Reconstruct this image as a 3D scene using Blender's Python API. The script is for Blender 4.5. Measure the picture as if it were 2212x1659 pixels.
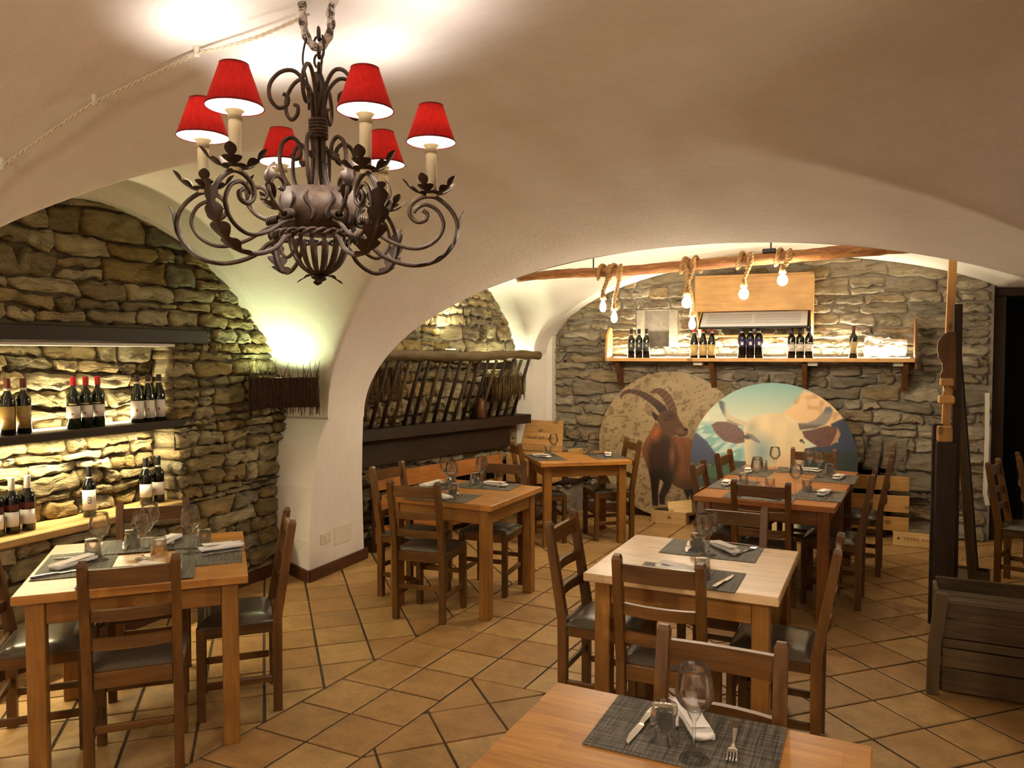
import bpy, bmesh, math, random
import numpy as np
from mathutils import Vector, Matrix, noise

for _o in list(bpy.data.objects): bpy.data.objects.remove(_o)
SC = bpy.context.scene
COL = SC.collection
R = math.radians

# ------------------------------------------------------------------ camera, world, large lights, exposure
cam = bpy.data.cameras.new('camera'); cam.sensor_width = 36.0; cam.lens = 36.0 * 1661.0 / 2212.0
cam.clip_start = 0.05
cam_o = bpy.data.objects.new('camera', cam); COL.objects.link(cam_o)
cam_o.location = (0, 0, 1.72); cam_o.rotation_euler = (R(90 - 2.224), 0, R(23.3))
SC.camera = cam_o
W = bpy.data.worlds.new('world'); SC.world = W; W.use_nodes = True
W.node_tree.nodes['Background'].inputs[0].default_value = (1.0, 0.8, 0.6, 1)
W.node_tree.nodes['Background'].inputs[1].default_value = 0.003
SC.view_settings.view_transform = 'Standard'; SC.view_settings.look = 'None'
SC.view_settings.gamma = 1.0; SC.view_settings.use_curve_mapping = False
SC.view_settings.exposure = 0.36
SC.cycles.use_denoising = True; SC.cycles.use_adaptive_sampling = True; SC.cycles.adaptive_threshold = 0.07; SC.cycles.adaptive_min_samples = 16
SC.cycles.max_bounces = 10; SC.cycles.diffuse_bounces = 3; SC.cycles.glossy_bounces = 3
SC.cycles.transparent_max_bounces = 16; SC.cycles.transmission_bounces = 10
SC.cycles.sample_clamp_indirect = 3.0
SC.cycles.caustics_reflective = False; SC.cycles.caustics_refractive = False

WARM = (1.0, 0.82, 0.62)
def lamp(name, kind, loc, power, color=WARM, parent=None, rot=None, **kw):
    l = bpy.data.lights.new(name, kind); l.energy = power; l.color = color
    for k, v in kw.items(): setattr(l, k, v)
    o = bpy.data.objects.new(name, l); COL.objects.link(o); o.location = loc
    if rot: o.rotation_euler = rot
    if parent: o.parent = parent
    return o
# the room's other ceiling lamps, behind the photographer
lamp('room_lamp_light', 'SPOT', (1.2, 0.35, 2.3), 84, (1.0, 0.86, 0.68), shadow_soft_size=0.05, spot_size=R(168), spot_blend=0.35)
lamp('room_lamp_light', 'POINT', (-1.9, -1.2, 2.1), 62, (1.0, 0.85, 0.65), shadow_soft_size=0.08)

# ------------------------------------------------------------------ materials
MATS = {}
class NT:
    def __init__(s, name):
        s.m = bpy.data.materials.new(name); s.m.use_nodes = True; s.t = s.m.node_tree
        s.p = s.t.nodes['Principled BSDF']; s.out = s.t.nodes['Material Output']
        MATS[name] = s.m
    def n(s, typ, **kw):
        nd = s.t.nodes.new(typ)
        for k, v in kw.items():
            if k.startswith('i_'):
                key = k[2:]; key = int(key) if key.isdigit() else key.replace('_', ' ')
                nd.inputs[key].default_value = v
            else: setattr(nd, k, v)
        return nd
    def l(s, a, b): s.t.links.new(a, b)
    def coord(s, scale=(1, 1, 1), kind='Object', rand=True):
        tc = s.n('ShaderNodeTexCoord'); mp = s.n('ShaderNodeMapping'); mp.inputs['Scale'].default_value = scale
        s.l(tc.outputs[kind], mp.inputs['Vector'])
        if rand:
            oi = s.n('ShaderNodeObjectInfo'); mu = s.n('ShaderNodeMath', operation='MULTIPLY', i_1=37.0)
            s.l(oi.outputs['Random'], mu.inputs[0]); s.l(mu.outputs[0], mp.inputs['Location'])
        return mp.outputs[0]
    def noise(s, vec, scale, detail=4, rough=0.6, dist=0.0):
        nd = s.n('ShaderNodeTexNoise'); nd.inputs['Scale'].default_value = scale; nd.inputs['Detail'].default_value = detail
        nd.inputs['Roughness'].default_value = rough; nd.inputs['Distortion'].default_value = dist
        s.l(vec, nd.inputs['Vector']); return nd.outputs['Fac']
    def ramp(s, fac, stops):
        r = s.n('ShaderNodeValToRGB'); e = r.color_ramp.elements
        while len(e) < len(stops): e.new(0.5)
        for q, (p, c) in zip(e, stops): q.position = p; q.color = (*c, 1)
        s.l(fac, r.inputs[0]); return r.outputs[0]
    def mix(s, fac, a, b, mode='MIX'):
        m = s.n('ShaderNodeMix', data_type='RGBA', blend_type=mode)
        for sk, v in ((0, fac), (6, a), (7, b)):
            if isinstance(v, (int, float)): m.inputs[sk].default_value = v
            elif isinstance(v, tuple): m.inputs[sk].default_value = (*v, 1)
            else: s.l(v, m.inputs[sk])
        return m.outputs[2]
    def bump(s, h, strength=0.3, dist=0.01):
        b = s.n('ShaderNodeBump'); b.inputs['Strength'].default_value = strength; b.inputs['Distance'].default_value = dist
        s.l(h, b.inputs['Height']); s.l(b.outputs[0], s.p.inputs['Normal'])
    def base(s, c):
        if isinstance(c, tuple): s.p.inputs['Base Color'].default_value = (*c, 1)
        else: s.l(c, s.p.inputs['Base Color'])
    def set(s, **kw):
        for k, v in kw.items(): s.p.inputs[k.replace('_', ' ')].default_value = v
        return s
def srgb(r, g, b): return tuple(((c / 255 + 0.055) / 1.055) ** 2.4 if c > 10 else c / 255 / 12.92 for c in (r, g, b))
def plain(name, c, rough=0.5, metal=0.0, **kw):
    t = NT(name); t.base(c); t.set(Roughness=rough, Metallic=metal, **kw); return t.m
def wood(name, ca, cb, axis='x', rough=0.45, k=1.0, spec=0.4, knots=0.0, bump=0.12):
    t = NT(name); sc = {'x': (1.2, 14, 14), 'y': (14, 1.2, 14), 'z': (14, 14, 1.2)}[axis]
    v = t.coord(tuple(c * k for c in sc)); f = t.noise(v, 2.2, 5, 0.62, 0.6)
    v2 = t.coord((3, 3, 3)); f2 = t.noise(v2, 1.4, 2)
    c = t.ramp(f, [(0.3, ca), (0.7, cb)])
    oi = t.n('ShaderNodeObjectInfo')
    mr = t.n('ShaderNodeMapRange'); mr.inputs[3].default_value = 0.78; mr.inputs[4].default_value = 1.12
    t.l(oi.outputs['Random'], mr.inputs[0])
    c = t.mix(1.0, c, mr.outputs[0], 'MULTIPLY')
    c = t.mix(1.0, c, t.ramp(f2, [(0.3, (0.8, 0.8, 0.8)), (0.7, (1.1, 1.1, 1.1))]), 'MULTIPLY')
    if knots:
        vo = t.n('ShaderNodeTexVoronoi', feature='F1'); vo.inputs['Scale'].default_value = knots
        kv = t.coord({'x': (0.55, 1, 1), 'y': (1, 0.55, 1), 'z': (1, 1, 0.55)}[axis]); t.l(kv, vo.inputs['Vector'])
        c = t.mix(t.ramp(vo.outputs['Distance'], [(0.13, (0.75, 0.75, 0.75)), (0.20, (0, 0, 0))]), c, tuple(x * 0.35 for x in ca))
    t.base(c); t.bump(f, bump, 0.004); t.set(Roughness=rough); t.p.inputs['Specular IOR Level'].default_value = spec
    return t.m

def make_mats():
    # plaster
    for nm, c1, c2 in (('plaster', srgb(232, 222, 214), srgb(243, 236, 230)), ('plaster_white', srgb(228, 222, 212), srgb(240, 235, 226))):
        t = NT(nm); v = t.coord((1, 1, 1), 'Object', False)
        a = t.noise(v, 1.6, 5, 0.6); b = t.noise(v, 26, 4, 0.7); d = t.noise(v, 150, 3, 0.7)
        st = t.noise(t.coord((2.0, 9.0, 2.0), 'Object', False), 3.0, 5, 0.7)
        t.base(t.mix(0.16, t.ramp(a, [(0.3, c1), (0.7, c2)]), t.ramp(st, [(0.3, tuple(x * 0.78 for x in c1)), (0.7, c2)])))
        m = t.n('ShaderNodeMath', operation='MULTIPLY_ADD'); m.inputs[1].default_value = 1.4
        t.l(b, m.inputs[0]); t.l(d, m.inputs[2])
        m2 = t.n('ShaderNodeMath', operation='MULTIPLY_ADD'); m2.inputs[1].default_value = 0.7
        t.l(st, m2.inputs[0]); t.l(m.outputs[0], m2.inputs[2])
        t.bump(m2.outputs[0], 0.32, 0.008); t.set(Roughness=0.9)
        t.p.inputs['Specular IOR Level'].default_value = 0.15
    # stones: colour varies from stone to stone, strata run along the bed
    for nm, pal in (('stone_left', [srgb(140, 128, 98), srgb(168, 152, 112), srgb(136, 132, 112), srgb(164, 140, 92), srgb(186, 174, 142)]),
                    ('stone_back', [srgb(160, 150, 132), srgb(182, 170, 146), srgb(152, 146, 132), srgb(176, 156, 124), srgb(196, 186, 164)]),
                    ('stone_far', [srgb(136, 122, 98), srgb(168, 150, 114), srgb(128, 116, 98), srgb(166, 140, 96), srgb(186, 172, 140)])):
        t = NT(nm); oi = t.n('ShaderNodeObjectInfo')
        cr = t.ramp(oi.outputs['Random'], [(i / 5 + 0.02, c) for i, c in enumerate(pal)])
        v = t.coord((3.0, 3.0, 9.0)); a = t.noise(v, 2.2, 6, 0.68, 0.8)
        v3 = t.coord((1, 1, 1)); b = t.noise(v3, 9, 5, 0.7); f = t.noise(v3, 60, 4, 0.75)
        c = t.mix(1.0, cr, t.ramp(a, [(0.28, (0.5, 0.47, 0.42)), (0.5, (0.95, 0.93, 0.9)), (0.75, (1.2, 1.16, 1.08))]), 'MULTIPLY')
        c = t.mix(t.ramp(b, [(0.56, (0, 0, 0)), (0.72, (0.38, 0.38, 0.38))]), c, srgb(142, 100, 50))
        t.base(c)
        m = t.n('ShaderNodeMath', operation='MULTIPLY_ADD'); m.inputs[1].default_value = 2.6
        t.l(a, m.inputs[0]); t.l(b, m.inputs[2])
        m2 = t.n('ShaderNodeMath', operation='MULTIPLY_ADD'); m2.inputs[1].default_value = 0.35
        t.l(f, m2.inputs[0]); t.l(m.outputs[0], m2.inputs[2])
        t.bump(m2.outputs[0], 0.9, 0.03); t.set(Roughness=0.85); t.p.inputs['Specular IOR Level'].default_value = 0.2
    for nm, c1, c2 in (('mortar', srgb(84, 72, 54), srgb(118, 104, 80)), ('mortar_back', srgb(124, 116, 104), srgb(160, 150, 136))):
        t = NT(nm); v = t.coord((1, 1, 1), 'Object', False); a = t.noise(v, 14, 6, 0.75)
        t.base(t.ramp(a, [(0.3, c1), (0.7, c2)])); t.bump(a, 0.8, 0.02); t.set(Roughness=0.95)
    # terracotta
    t = NT('terracotta'); oi = t.n('ShaderNodeObjectInfo')
    cr = t.ramp(oi.outputs['Random'], [(0.0, srgb(160, 124, 78)), (0.35, srgb(178, 142, 90)), (0.65, srgb(168, 128, 80)), (1.0, srgb(186, 152, 98))])
    v = t.coord((1, 1, 1)); a = t.noise(v, 8, 6, 0.7); b = t.noise(v, 45, 4, 0.75)
    c = t.mix(1.0, cr, t.ramp(a, [(0.3, (0.70, 0.66, 0.60)), (0.62, (1.08, 1.06, 1.02))]), 'MULTIPLY')
    c = t.mix(1.0, c, t.ramp(b, [(0.3, (0.86, 0.86, 0.86)), (0.6, (1.03, 1.03, 1.03))]), 'MULTIPLY')
    t.base(c); t.bump(a, 0.25, 0.006)
    t.l(t.ramp(a, [(0.3, (0.42, 0.42, 0.42)), (0.7, (0.58, 0.58, 0.58))]), t.p.inputs['Roughness'])
    t.p.inputs['Specular IOR Level'].default_value = 0.45
    t = NT('terracotta_field'); v = t.coord((1, 1, 1), 'Object', False); a = t.noise(v, 2.6, 4, 0.6); b = t.noise(v, 30, 4, 0.7)
    c = t.mix(1.0, t.ramp(a, [(0.35, srgb(160, 122, 76)), (0.65, srgb(180, 144, 92))]), t.ramp(b, [(0.3, (0.86, 0.86, 0.86)), (0.6, (1.03, 1.03, 1.03))]), 'MULTIPLY')
    t.base(c); t.set(Roughness=0.5)
    t = NT('grout'); v = t.coord((1, 1, 1), 'Object', False); a = t.noise(v, 20, 4); t.base(t.ramp(a, [(0.3, srgb(52, 42, 28)), (0.7, srgb(80, 66, 46))])); t.set(Roughness=0.9)
    # woods
    for ax in 'xyz':
        wood('chair_' + ax, srgb(78, 49, 20), srgb(116, 77, 34), ax, 0.38)
        wood('table_' + ax, srgb(128, 84, 36), srgb(164, 114, 54), ax, 0.36)
        wood('tabledark_' + ax, srgb(104, 62, 28), srgb(136, 86, 42), ax, 0.36)
        wood('pine_' + ax, srgb(202, 150, 86), srgb(222, 176, 112), ax, 0.5, 0.8, knots=9)
        wood('crate_' + ax, srgb(206, 168, 108), srgb(222, 188, 130), ax, 0.6)
        wood('dark_' + ax, srgb(34, 22, 13), srgb(56, 37, 22), ax, 0.6, bump=0.4)
        wood('old_' + ax, srgb(66, 50, 30), srgb(100, 80, 50), ax, 0.65, bump=0.4)
        wood('sill_' + ax, srgb(150, 118, 70), srgb(184, 150, 96), ax, 0.6, bump=0.4)
        wood('brown_' + ax, srgb(88, 56, 30), srgb(124, 82, 46), ax, 0.5)
        wood('orange_' + ax, srgb(156, 98, 46), srgb(186, 122, 60), ax, 0.5, knots=6)
    wood('base_wood', srgb(66, 36, 20), srgb(92, 54, 30), 'y', 0.45)
    # table tops: glued staves
    for nm, ca, cb in (('tabletop', srgb(160, 104, 44), srgb(200, 142, 70)), ('tabletop_pale', srgb(200, 160, 112), srgb(230, 196, 150)), ('tabletop_red', srgb(144, 88, 40), srgb(178, 116, 58))):
        t = NT(nm); v = t.coord((1, 1, 1)); br = t.n('ShaderNodeTexBrick')
        t.l(v, br.inputs['Vector']); br.inputs['Scale'].default_value = 1.0
        br.inputs['Color1'].default_value = (0.86, 0.86, 0.86, 1); br.inputs['Color2'].default_value = (1.08, 1.06, 1.04, 1)
        br.inputs['Mortar'].default_value = (0.8, 0.78, 0.75, 1); br.inputs['Mortar Size'].default_value = 0.0012
        br.inputs['Brick Width'].default_value = 0.42; br.inputs['Row Height'].default_value = 0.072
        f = t.noise(t.coord((1.4, 16, 16)), 2.4, 5, 0.65, 0.7)
        c = t.mix(1.0, t.ramp(f, [(0.3, ca), (0.7, cb)]), br.outputs['Color'], 'MULTIPLY')
        kv = t.coord((0.6, 1, 1)); vo = t.n('ShaderNodeTexVoronoi'); vo.inputs['Scale'].default_value = 4.0; t.l(kv, vo.inputs['Vector'])
        c = t.mix(t.ramp(vo.outputs['Distance'], [(0.04, (0.8, 0.8, 0.8)), (0.10, (0, 0, 0))]), c, tuple(x * 0.5 for x in ca))
        t.base(c); t.bump(f, 0.06, 0.003); t.set(Roughness=0.34); t.p.inputs['Specular IOR Level'].default_value = 0.5
    # placemat weave
    t = NT('placemat'); v = t.coord((1, 1, 1), 'Object', False); w1 = t.n('ShaderNodeTexWave', bands_direction='X'); w1.inputs['Scale'].default_value = 36; w1.inputs['Distortion'].default_value = 0.6; w1.inputs['Detail'].default_value = 1
    w2 = t.n('ShaderNodeTexWave', bands_direction='Y'); w2.inputs['Scale'].default_value = 36; w2.inputs['Distortion'].default_value = 0.6; t.l(v, w1.inputs[0]); t.l(v, w2.inputs[0])
    s1 = t.noise(t.coord((2, 60, 1)), 3, 3); s2 = t.noise(t.coord((60, 2, 1)), 3, 3)
    mu = t.n('ShaderNodeMath', operation='MULTIPLY'); t.l(w1.outputs['Fac'], mu.inputs[0]); t.l(w2.outputs['Fac'], mu.inputs[1])
    ad = t.n('ShaderNodeMath', operation='MULTIPLY'); t.l(s1, ad.inputs[0]); t.l(s2, ad.inputs[1])
    c = t.mix(0.6, t.ramp(mu.outputs[0], [(0.1, srgb(30, 26, 22)), (0.7, srgb(96, 88, 76))]), t.ramp(ad.outputs[0], [(0.16, srgb(30, 26, 22)), (0.36, srgb(140, 130, 114))]))
    t.base(c); t.bump(mu.outputs[0], 0.3, 0.002); t.set(Roughness=0.7)
    # small stuff
    t = NT('leather'); v = t.coord((1, 1, 1)); a = t.noise(v, 60, 3); t.base(srgb(70, 58, 36)); t.bump(a, 0.08, 0.002); t.set(Roughness=0.24); t.p.inputs['Specular IOR Level'].default_value = 0.6
    t = NT('leather_grey'); v = t.coord((1, 1, 1)); a = t.noise(v, 60, 3); t.base(srgb(86, 78, 66)); t.bump(a, 0.08, 0.002); t.set(Roughness=0.22); t.p.inputs['Specular IOR Level'].default_value = 0.7
    t = NT('iron'); v = t.coord((1, 1, 1)); a = t.noise(v, 22, 5, 0.7); t.base(t.ramp(a, [(0.3, srgb(40, 28, 20)), (0.55, srgb(74, 56, 42)), (0.8, srgb(112, 90, 70))])); t.set(Roughness=0.55, Metallic=0.3); t.bump(a, 0.3, 0.004)
    t = NT('iron_dark'); v = t.coord((1, 1, 1)); a = t.noise(v, 22, 5, 0.7); t.base(t.ramp(a, [(0.3, srgb(34, 22, 16)), (0.7, srgb(66, 48, 36))])); t.set(Roughness=0.5, Metallic=0.4)
    t = NT('iron_painted'); v = t.coord((1, 1, 1)); a = t.noise(v, 30, 5, 0.75); t.base(t.ramp(a, [(0.42, srgb(60, 46, 38)), (0.52, srgb(214, 204, 196))])); t.set(Roughness=0.8); t.bump(a, 0.5, 0.004)
    plain('candle', srgb(240, 230, 196), 0.5)
    t = NT('shade_red')
    v = t.coord((60, 60, 6)); a = t.noise(v, 2, 3)
    tr = t.n('ShaderNodeBsdfTranslucent'); t.l(t.ramp(a, [(0.3, (0.42, 0.012, 0.008)), (0.7, (0.58, 0.022, 0.014))]), tr.inputs[0])
    t.base(t.ramp(a, [(0.3, srgb(150, 14, 14)), (0.7, srgb(186, 26, 24))])); t.set(Roughness=0.9)
    ms = t.n('ShaderNodeMixShader'); ms.inputs[0].default_value = 0.3; t.l(t.p.outputs[0], ms.inputs[1]); t.l(tr.outputs[0], ms.inputs[2]); t.l(ms.outputs[0], t.out.inputs[0])
    t = NT('shade_lining'); tr = t.n('ShaderNodeBsdfTranslucent'); tr.inputs[0].default_value = (0.9, 0.8, 0.7, 1); t.base(srgb(250, 240, 225)); t.set(Roughness=0.9)
    ms = t.n('ShaderNodeMixShader'); ms.inputs[0].default_value = 0.045; t.l(t.p.outputs[0], ms.inputs[1]); t.l(tr.outputs[0], ms.inputs[2]); t.l(ms.outputs[0], t.out.inputs[0])
    plain('shade_trim', srgb(120, 16, 16), 0.8)
    t = NT('glass'); g = t.n('ShaderNodeBsdfGlass'); g.inputs['Roughness'].default_value = 0.0; g.inputs['IOR'].default_value = 1.48; tp = t.n('ShaderNodeBsdfTransparent'); tp.inputs[0].default_value = (0.992, 0.992, 0.99, 1)
    fr = t.n('ShaderNodeLayerWeight'); fr.inputs[0].default_value = 0.28; mr = t.n('ShaderNodeMapRange'); mr.inputs[3].default_value = 0.13; mr.inputs[4].default_value = 0.8
    t.l(fr.outputs['Fresnel'], mr.inputs[0]); ms = t.n('ShaderNodeMixShader'); t.l(mr.outputs[0], ms.inputs[0]); t.l(tp.outputs[0], ms.inputs[1]); t.l(g.outputs[0], ms.inputs[2]); t.l(ms.outputs[0], t.out.inputs[0])
    plain('steel', srgb(200, 196, 190), 0.18, 1.0)
    t = NT('linen'); v = t.coord((1, 1, 1)); a = t.noise(v, 220, 2); t.base(srgb(238, 230, 222)); t.bump(a, 0.1, 0.002); t.set(Roughness=0.9)
    plain('bottle_glass', srgb(8, 10, 7), 0.05, Coat_Weight=0.5)
    plain('bottle_green', srgb(16, 26, 14), 0.05, Coat_Weight=0.5)
    for nm, c in (('label_white', (226, 216, 206)), ('label_cream', (206, 174, 110)), ('label_gold', (150, 122, 62)), ('label_grey', (70, 72, 74)), ('label_blue', (52, 50, 96)), ('label_tan', (186, 160, 116)), ('ink', (46, 36, 34)), ('ink_brown', (110, 72, 34)), ('ink_red', (150, 90, 80)), ('cap_black', (26, 20, 20)), ('cap_purple', (44, 26, 32)), ('cap_dark_red', (96, 30, 24)), ('cap_silver', (196, 186, 168)), ('cap_wine', (84, 30, 26)), ('plastic_white', (226, 220, 206)), ('plastic_cream', (222, 208, 184))):
        plain(nm, srgb(*c), 0.5)
    plain('cap_red', srgb(190, 34, 26), 0.35)
    t = NT('rope'); v = t.coord((1, 1, 1)); a = t.noise(v, 160, 3); t.base(t.ramp(a, [(0.3, srgb(138, 104, 64)), (0.7, srgb(190, 152, 102))])); t.bump(a, 0.5, 0.003); t.set(Roughness=0.95)
    t = NT('log'); f = t.noise(t.coord((2, 10, 10)), 3, 5, 0.7, 1.0); t.base(t.ramp(f, [(0.3, srgb(84, 48, 22)), (0.55, srgb(150, 98, 52)), (0.75, srgb(190, 142, 84))])); t.bump(f, 0.5, 0.01); t.set(Roughness=0.6)
    t = NT('twig'); v = t.coord((1, 1, 1)); a = t.noise(v, 40, 3); t.base(t.ramp(a, [(0.3, srgb(44, 24, 16)), (0.7, srgb(84, 52, 34))])); t.set(Roughness=0.85)
    t = NT('hay'); v = t.coord((1, 1, 1)); a = t.noise(v, 40, 3); t.base(t.ramp(a, [(0.3, srgb(66, 50, 26)), (0.7, srgb(116, 90, 48))])); t.set(Roughness=0.9)
    t = NT('bulb_glow'); e = t.n('ShaderNodeEmission'); e.inputs[0].default_value = (1.0, 0.82, 0.58, 1); e.inputs[1].default_value = 260; t.l(e.outputs[0], t.out.inputs[0])
    t = NT('led_glow'); e = t.n('ShaderNodeEmission'); e.inputs[0].default_value = (1.0, 0.86, 0.55, 1); e.inputs[1].default_value = 12; t.l(e.outputs[0], t.out.inputs[0])
    t = NT('uplight_glow'); e = t.n('ShaderNodeEmission'); e.inputs[0].default_value = (0.95, 1.0, 0.55, 1); e.inputs[1].default_value = 30; t.l(e.outputs[0], t.out.inputs[0])
    plain('heater_white', srgb(232, 234, 236), 0.35, 0.1); plain('heater_slot', srgb(150, 152, 152), 0.5); plain('heater_black', srgb(18, 16, 16), 0.4)
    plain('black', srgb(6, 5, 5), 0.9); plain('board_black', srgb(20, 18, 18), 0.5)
    t = NT('bronze'); v = t.coord((1, 1, 1)); a = t.noise(v, 8, 4); t.base(t.ramp(a, [(0.3, srgb(60, 36, 16)), (0.7, srgb(92, 60, 28))])); t.set(Roughness=0.45, Metallic=0.6)
    t = NT('print'); at = t.n('ShaderNodeVertexColor', layer_name='print'); t.base(at.outputs[0]); t.set(Roughness=0.45)
    plain('print_edge', srgb(150, 128, 96), 0.6)
    plain('foil', srgb(230, 222, 200), 0.35)
make_mats()

# ------------------------------------------------------------------ mesh helpers
class MB:
    def __init__(s): s.v = []; s.f = []; s.sm = []
    def add(s, vs, fs, smooth=False, M=None):
        o = len(s.v)
        if M is not None: vs = [M @ Vector(p) for p in vs]
        s.v += [tuple(p) for p in vs]; s.f += [tuple(i + o for i in f) for f in fs]; s.sm += [smooth] * len(fs)
        return s
    def box(s, c, d, ch=0.003, M=None):
        hx, hy, hz = d[0] / 2, d[1] / 2, d[2] / 2; ch = min(ch, hx * .45, hy * .45, hz * .45)
        vs = []; idx = {}
        for sx in (-1, 1):
            for sy in (-1, 1):
                for sz in (-1, 1):
                    for a in range(3):
                        p = [sx * (hx - ch), sy * (hy - ch), sz * (hz - ch)]; p[a] = (sx * hx, sy * hy, sz * hz)[a]
                        idx[(sx, sy, sz, a)] = len(vs); vs.append((c[0] + p[0], c[1] + p[1], c[2] + p[2]))
        fs = []
        for a in range(3):
            b, e = (a + 1) % 3, (a + 2) % 3
            for sg in (-1, 1):
                q = []
                for sb, se in ((-1, -1), (1, -1), (1, 1), (-1, 1)):
                    k = [0, 0, 0]; k[a] = sg; k[b] = sb; k[e] = se; q.append(idx[(*k, a)])
                fs.append(tuple(q) if sg > 0 else tuple(q[::-1]))
            for sb in (-1, 1):
                for se in (-1, 1):
                    k0 = [0, 0, 0]; k0[a] = -1; k0[b] = sb; k0[e] = se; k1 = list(k0); k1[a] = 1
                    q = (idx[(*k0, b)], idx[(*k1, b)], idx[(*k1, e)], idx[(*k0, e)])
                    fs.append(q if sb * se < 0 else q[::-1])
        for sx in (-1, 1):
            for sy in (-1, 1):
                for sz in (-1, 1):
                    q = tuple(idx[(sx, sy, sz, a)] for a in range(3)); fs.append(q if sx * sy * sz > 0 else q[::-1])
        return s.add(vs, fs, False, M)
    def tube(s, path, rad, seg=8, caps=True, closed=False, M=None, flat=None):
        P = [Vector(p) for p in path]; n = len(P)
        rad = [rad] * n if isinstance(rad, (int, float)) else rad
        T = []
        for i in range(n):
            a = P[(i - 1) % n] if (closed or i > 0) else P[i]; b = P[(i + 1) % n] if (closed or i < n - 1) else P[i]
            t = (b - a); T.append(t.normalized() if t.length > 1e-9 else Vector((0, 0, 1)))
        ref = Vector((0, 0, 1)) if abs(T[0].z) < 0.9 else Vector((1, 0, 0))
        N = (ref - T[0] * ref.dot(T[0])).normalized(); vs = []
        for i in range(n):
            if i: N = (N - T[i] * N.dot(T[i])); N = N.normalized() if N.length > 1e-6 else T[i].orthogonal().normalized()
            B = T[i].cross(N); fl = flat if flat else 1.0
            for k in range(seg):
                a = 2 * math.pi * k / seg; vs.append(P[i] + (N * math.cos(a) + B * math.sin(a) * fl) * rad[i])
        fs = []
        for i in range(n if closed else n - 1):
            j = (i + 1) % n
            for k in range(seg):
                l = (k + 1) % seg; fs.append((i * seg + k, i * seg + l, j * seg + l, j * seg + k))
        if caps and not closed:
            fs.append(tuple(range(seg))[::-1]); fs.append(tuple((n - 1) * seg + k for k in range(seg)))
        return s.add(vs, fs, True, M)
    def bar(s, path, w, h, up=(0, 0, 1), M=None):
        P = [Vector(p) for p in path]; n = len(P); up = Vector(up); vs = []
        for i in range(n):
            t = (P[min(i + 1, n - 1)] - P[max(i - 1, 0)]).normalized(); b = t.cross(up).normalized(); u = b.cross(t)
            hh = h[i] if isinstance(h, (list, tuple)) else h; ww = w[i] if isinstance(w, (list, tuple)) else w
            for a, c in ((-1, -1), (1, -1), (1, 1), (-1, 1)): vs.append(P[i] + b * (a * ww / 2) + u * (c * hh / 2))
        fs = [(3, 2, 1, 0), tuple((n - 1) * 4 + k for k in range(4))]
        for i in range(n - 1):
            for k in range(4): fs.append((i * 4 + k, i * 4 + (k + 1) % 4, (i + 1) * 4 + (k + 1) % 4, (i + 1) * 4 + k))
        return s.add(vs, fs, False, M)
    def lathe(s, prof, seg=20, M=None, arc=None, smooth=True):
        vs = []; fs = []; n = len(prof); full = arc is None
        m = seg if full else seg + 1
        for r, z in prof:
            for k in range(m):
                a = 2 * math.pi * k / seg if full else arc[0] + (arc[1] - arc[0]) * k / seg
                vs.append((r * math.cos(a), r * math.sin(a), z))
        for i in range(n - 1):
            for k in range(seg):
                l = (k + 1) % m if full else k + 1; fs.append((i * m + k, i * m + l, (i + 1) * m + l, (i + 1) * m + k))
        return s.add(vs, fs, smooth, M)
    def prism(s, poly, z0, z1, M=None, smooth=False):
        n = len(poly); vs = [(x, y, z0) for x, y in poly] + [(x, y, z1) for x, y in poly]
        fs = [tuple(range(n))[::-1], tuple(range(n, 2 * n))] + [(i, (i + 1) % n, n + (i + 1) % n, n + i) for i in range(n)]
        return s.add(vs, fs, smooth, M)
    def mesh(s, name, mat):
        me = bpy.data.meshes.new(name); me.from_pydata(s.v, [], s.f)
        me.polygons.foreach_set('use_smooth', s.sm); me.materials.append(MATS[mat]); me.update(); return me
    def obj(s, name, mat, parent=None, loc=(0, 0, 0), rot=(0, 0, 0), mesh=None):
        o = bpy.data.objects.new(name, mesh or s.mesh(name, mat)); COL.objects.link(o); o.location = loc; o.rotation_euler = rot
        if parent: o.parent = parent
        return o
def B(c, d, ch=0.003, M=None): return MB().box(c, d, ch, M)
def BB(x0, x1, y0, y1, z0, z1, ch=0.003): return B(((x0 + x1) / 2, (y0 + y1) / 2, (z0 + z1) / 2), (x1 - x0, y1 - y0, z1 - z0), ch)
def tag(o, label, cat, group=None):
    o['label'] = label; o['category'] = cat
    if group: o['group'] = group
    return o
def struct(o, label=None):
    o['kind'] = 'structure'
    if label: o['label'] = label
    return o
def thing(name, label, cat, loc=(0, 0, 0), rz=0.0, group=None, rot=None):
    o = bpy.data.objects.new(name, None); o.empty_display_size = 0.1; COL.objects.link(o); o.location = loc
    o.rotation_euler = rot if rot else (0, 0, rz); return tag(o, label, cat, group)
def copy_tree(root, label=None, loc=None, rz=None, group=None, rot=None):
    def cp(o, par):
        c = o.copy(); COL.objects.link(c); c.parent = par
        for ch in o.children: cp(ch, c)
        return c
    r = cp(root, None)
    if label: r['label'] = label
    if group: r['group'] = group
    if loc is not None: r.location = loc
    if rz is not None: r.rotation_euler = (0, 0, rz)
    if rot is not None: r.rotation_euler = rot
    return r
def spline(pts, n=8):
    P = [Vector(p) for p in pts]; out = []
    for i in range(len(P) - 1):
        p0 = P[max(i - 1, 0)]; p1 = P[i]; p2 = P[i + 1]; p3 = P[min(i + 2, len(P) - 1)]
        for k in range(n):
            t = k / n; out.append(0.5 * ((2 * p1) + (p2 - p0) * t + (2 * p0 - 5 * p1 + 4 * p2 - p3) * t * t + (3 * p1 - p0 - 3 * p2 + p3) * t ** 3))
    out.append(P[-1]); return out
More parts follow.
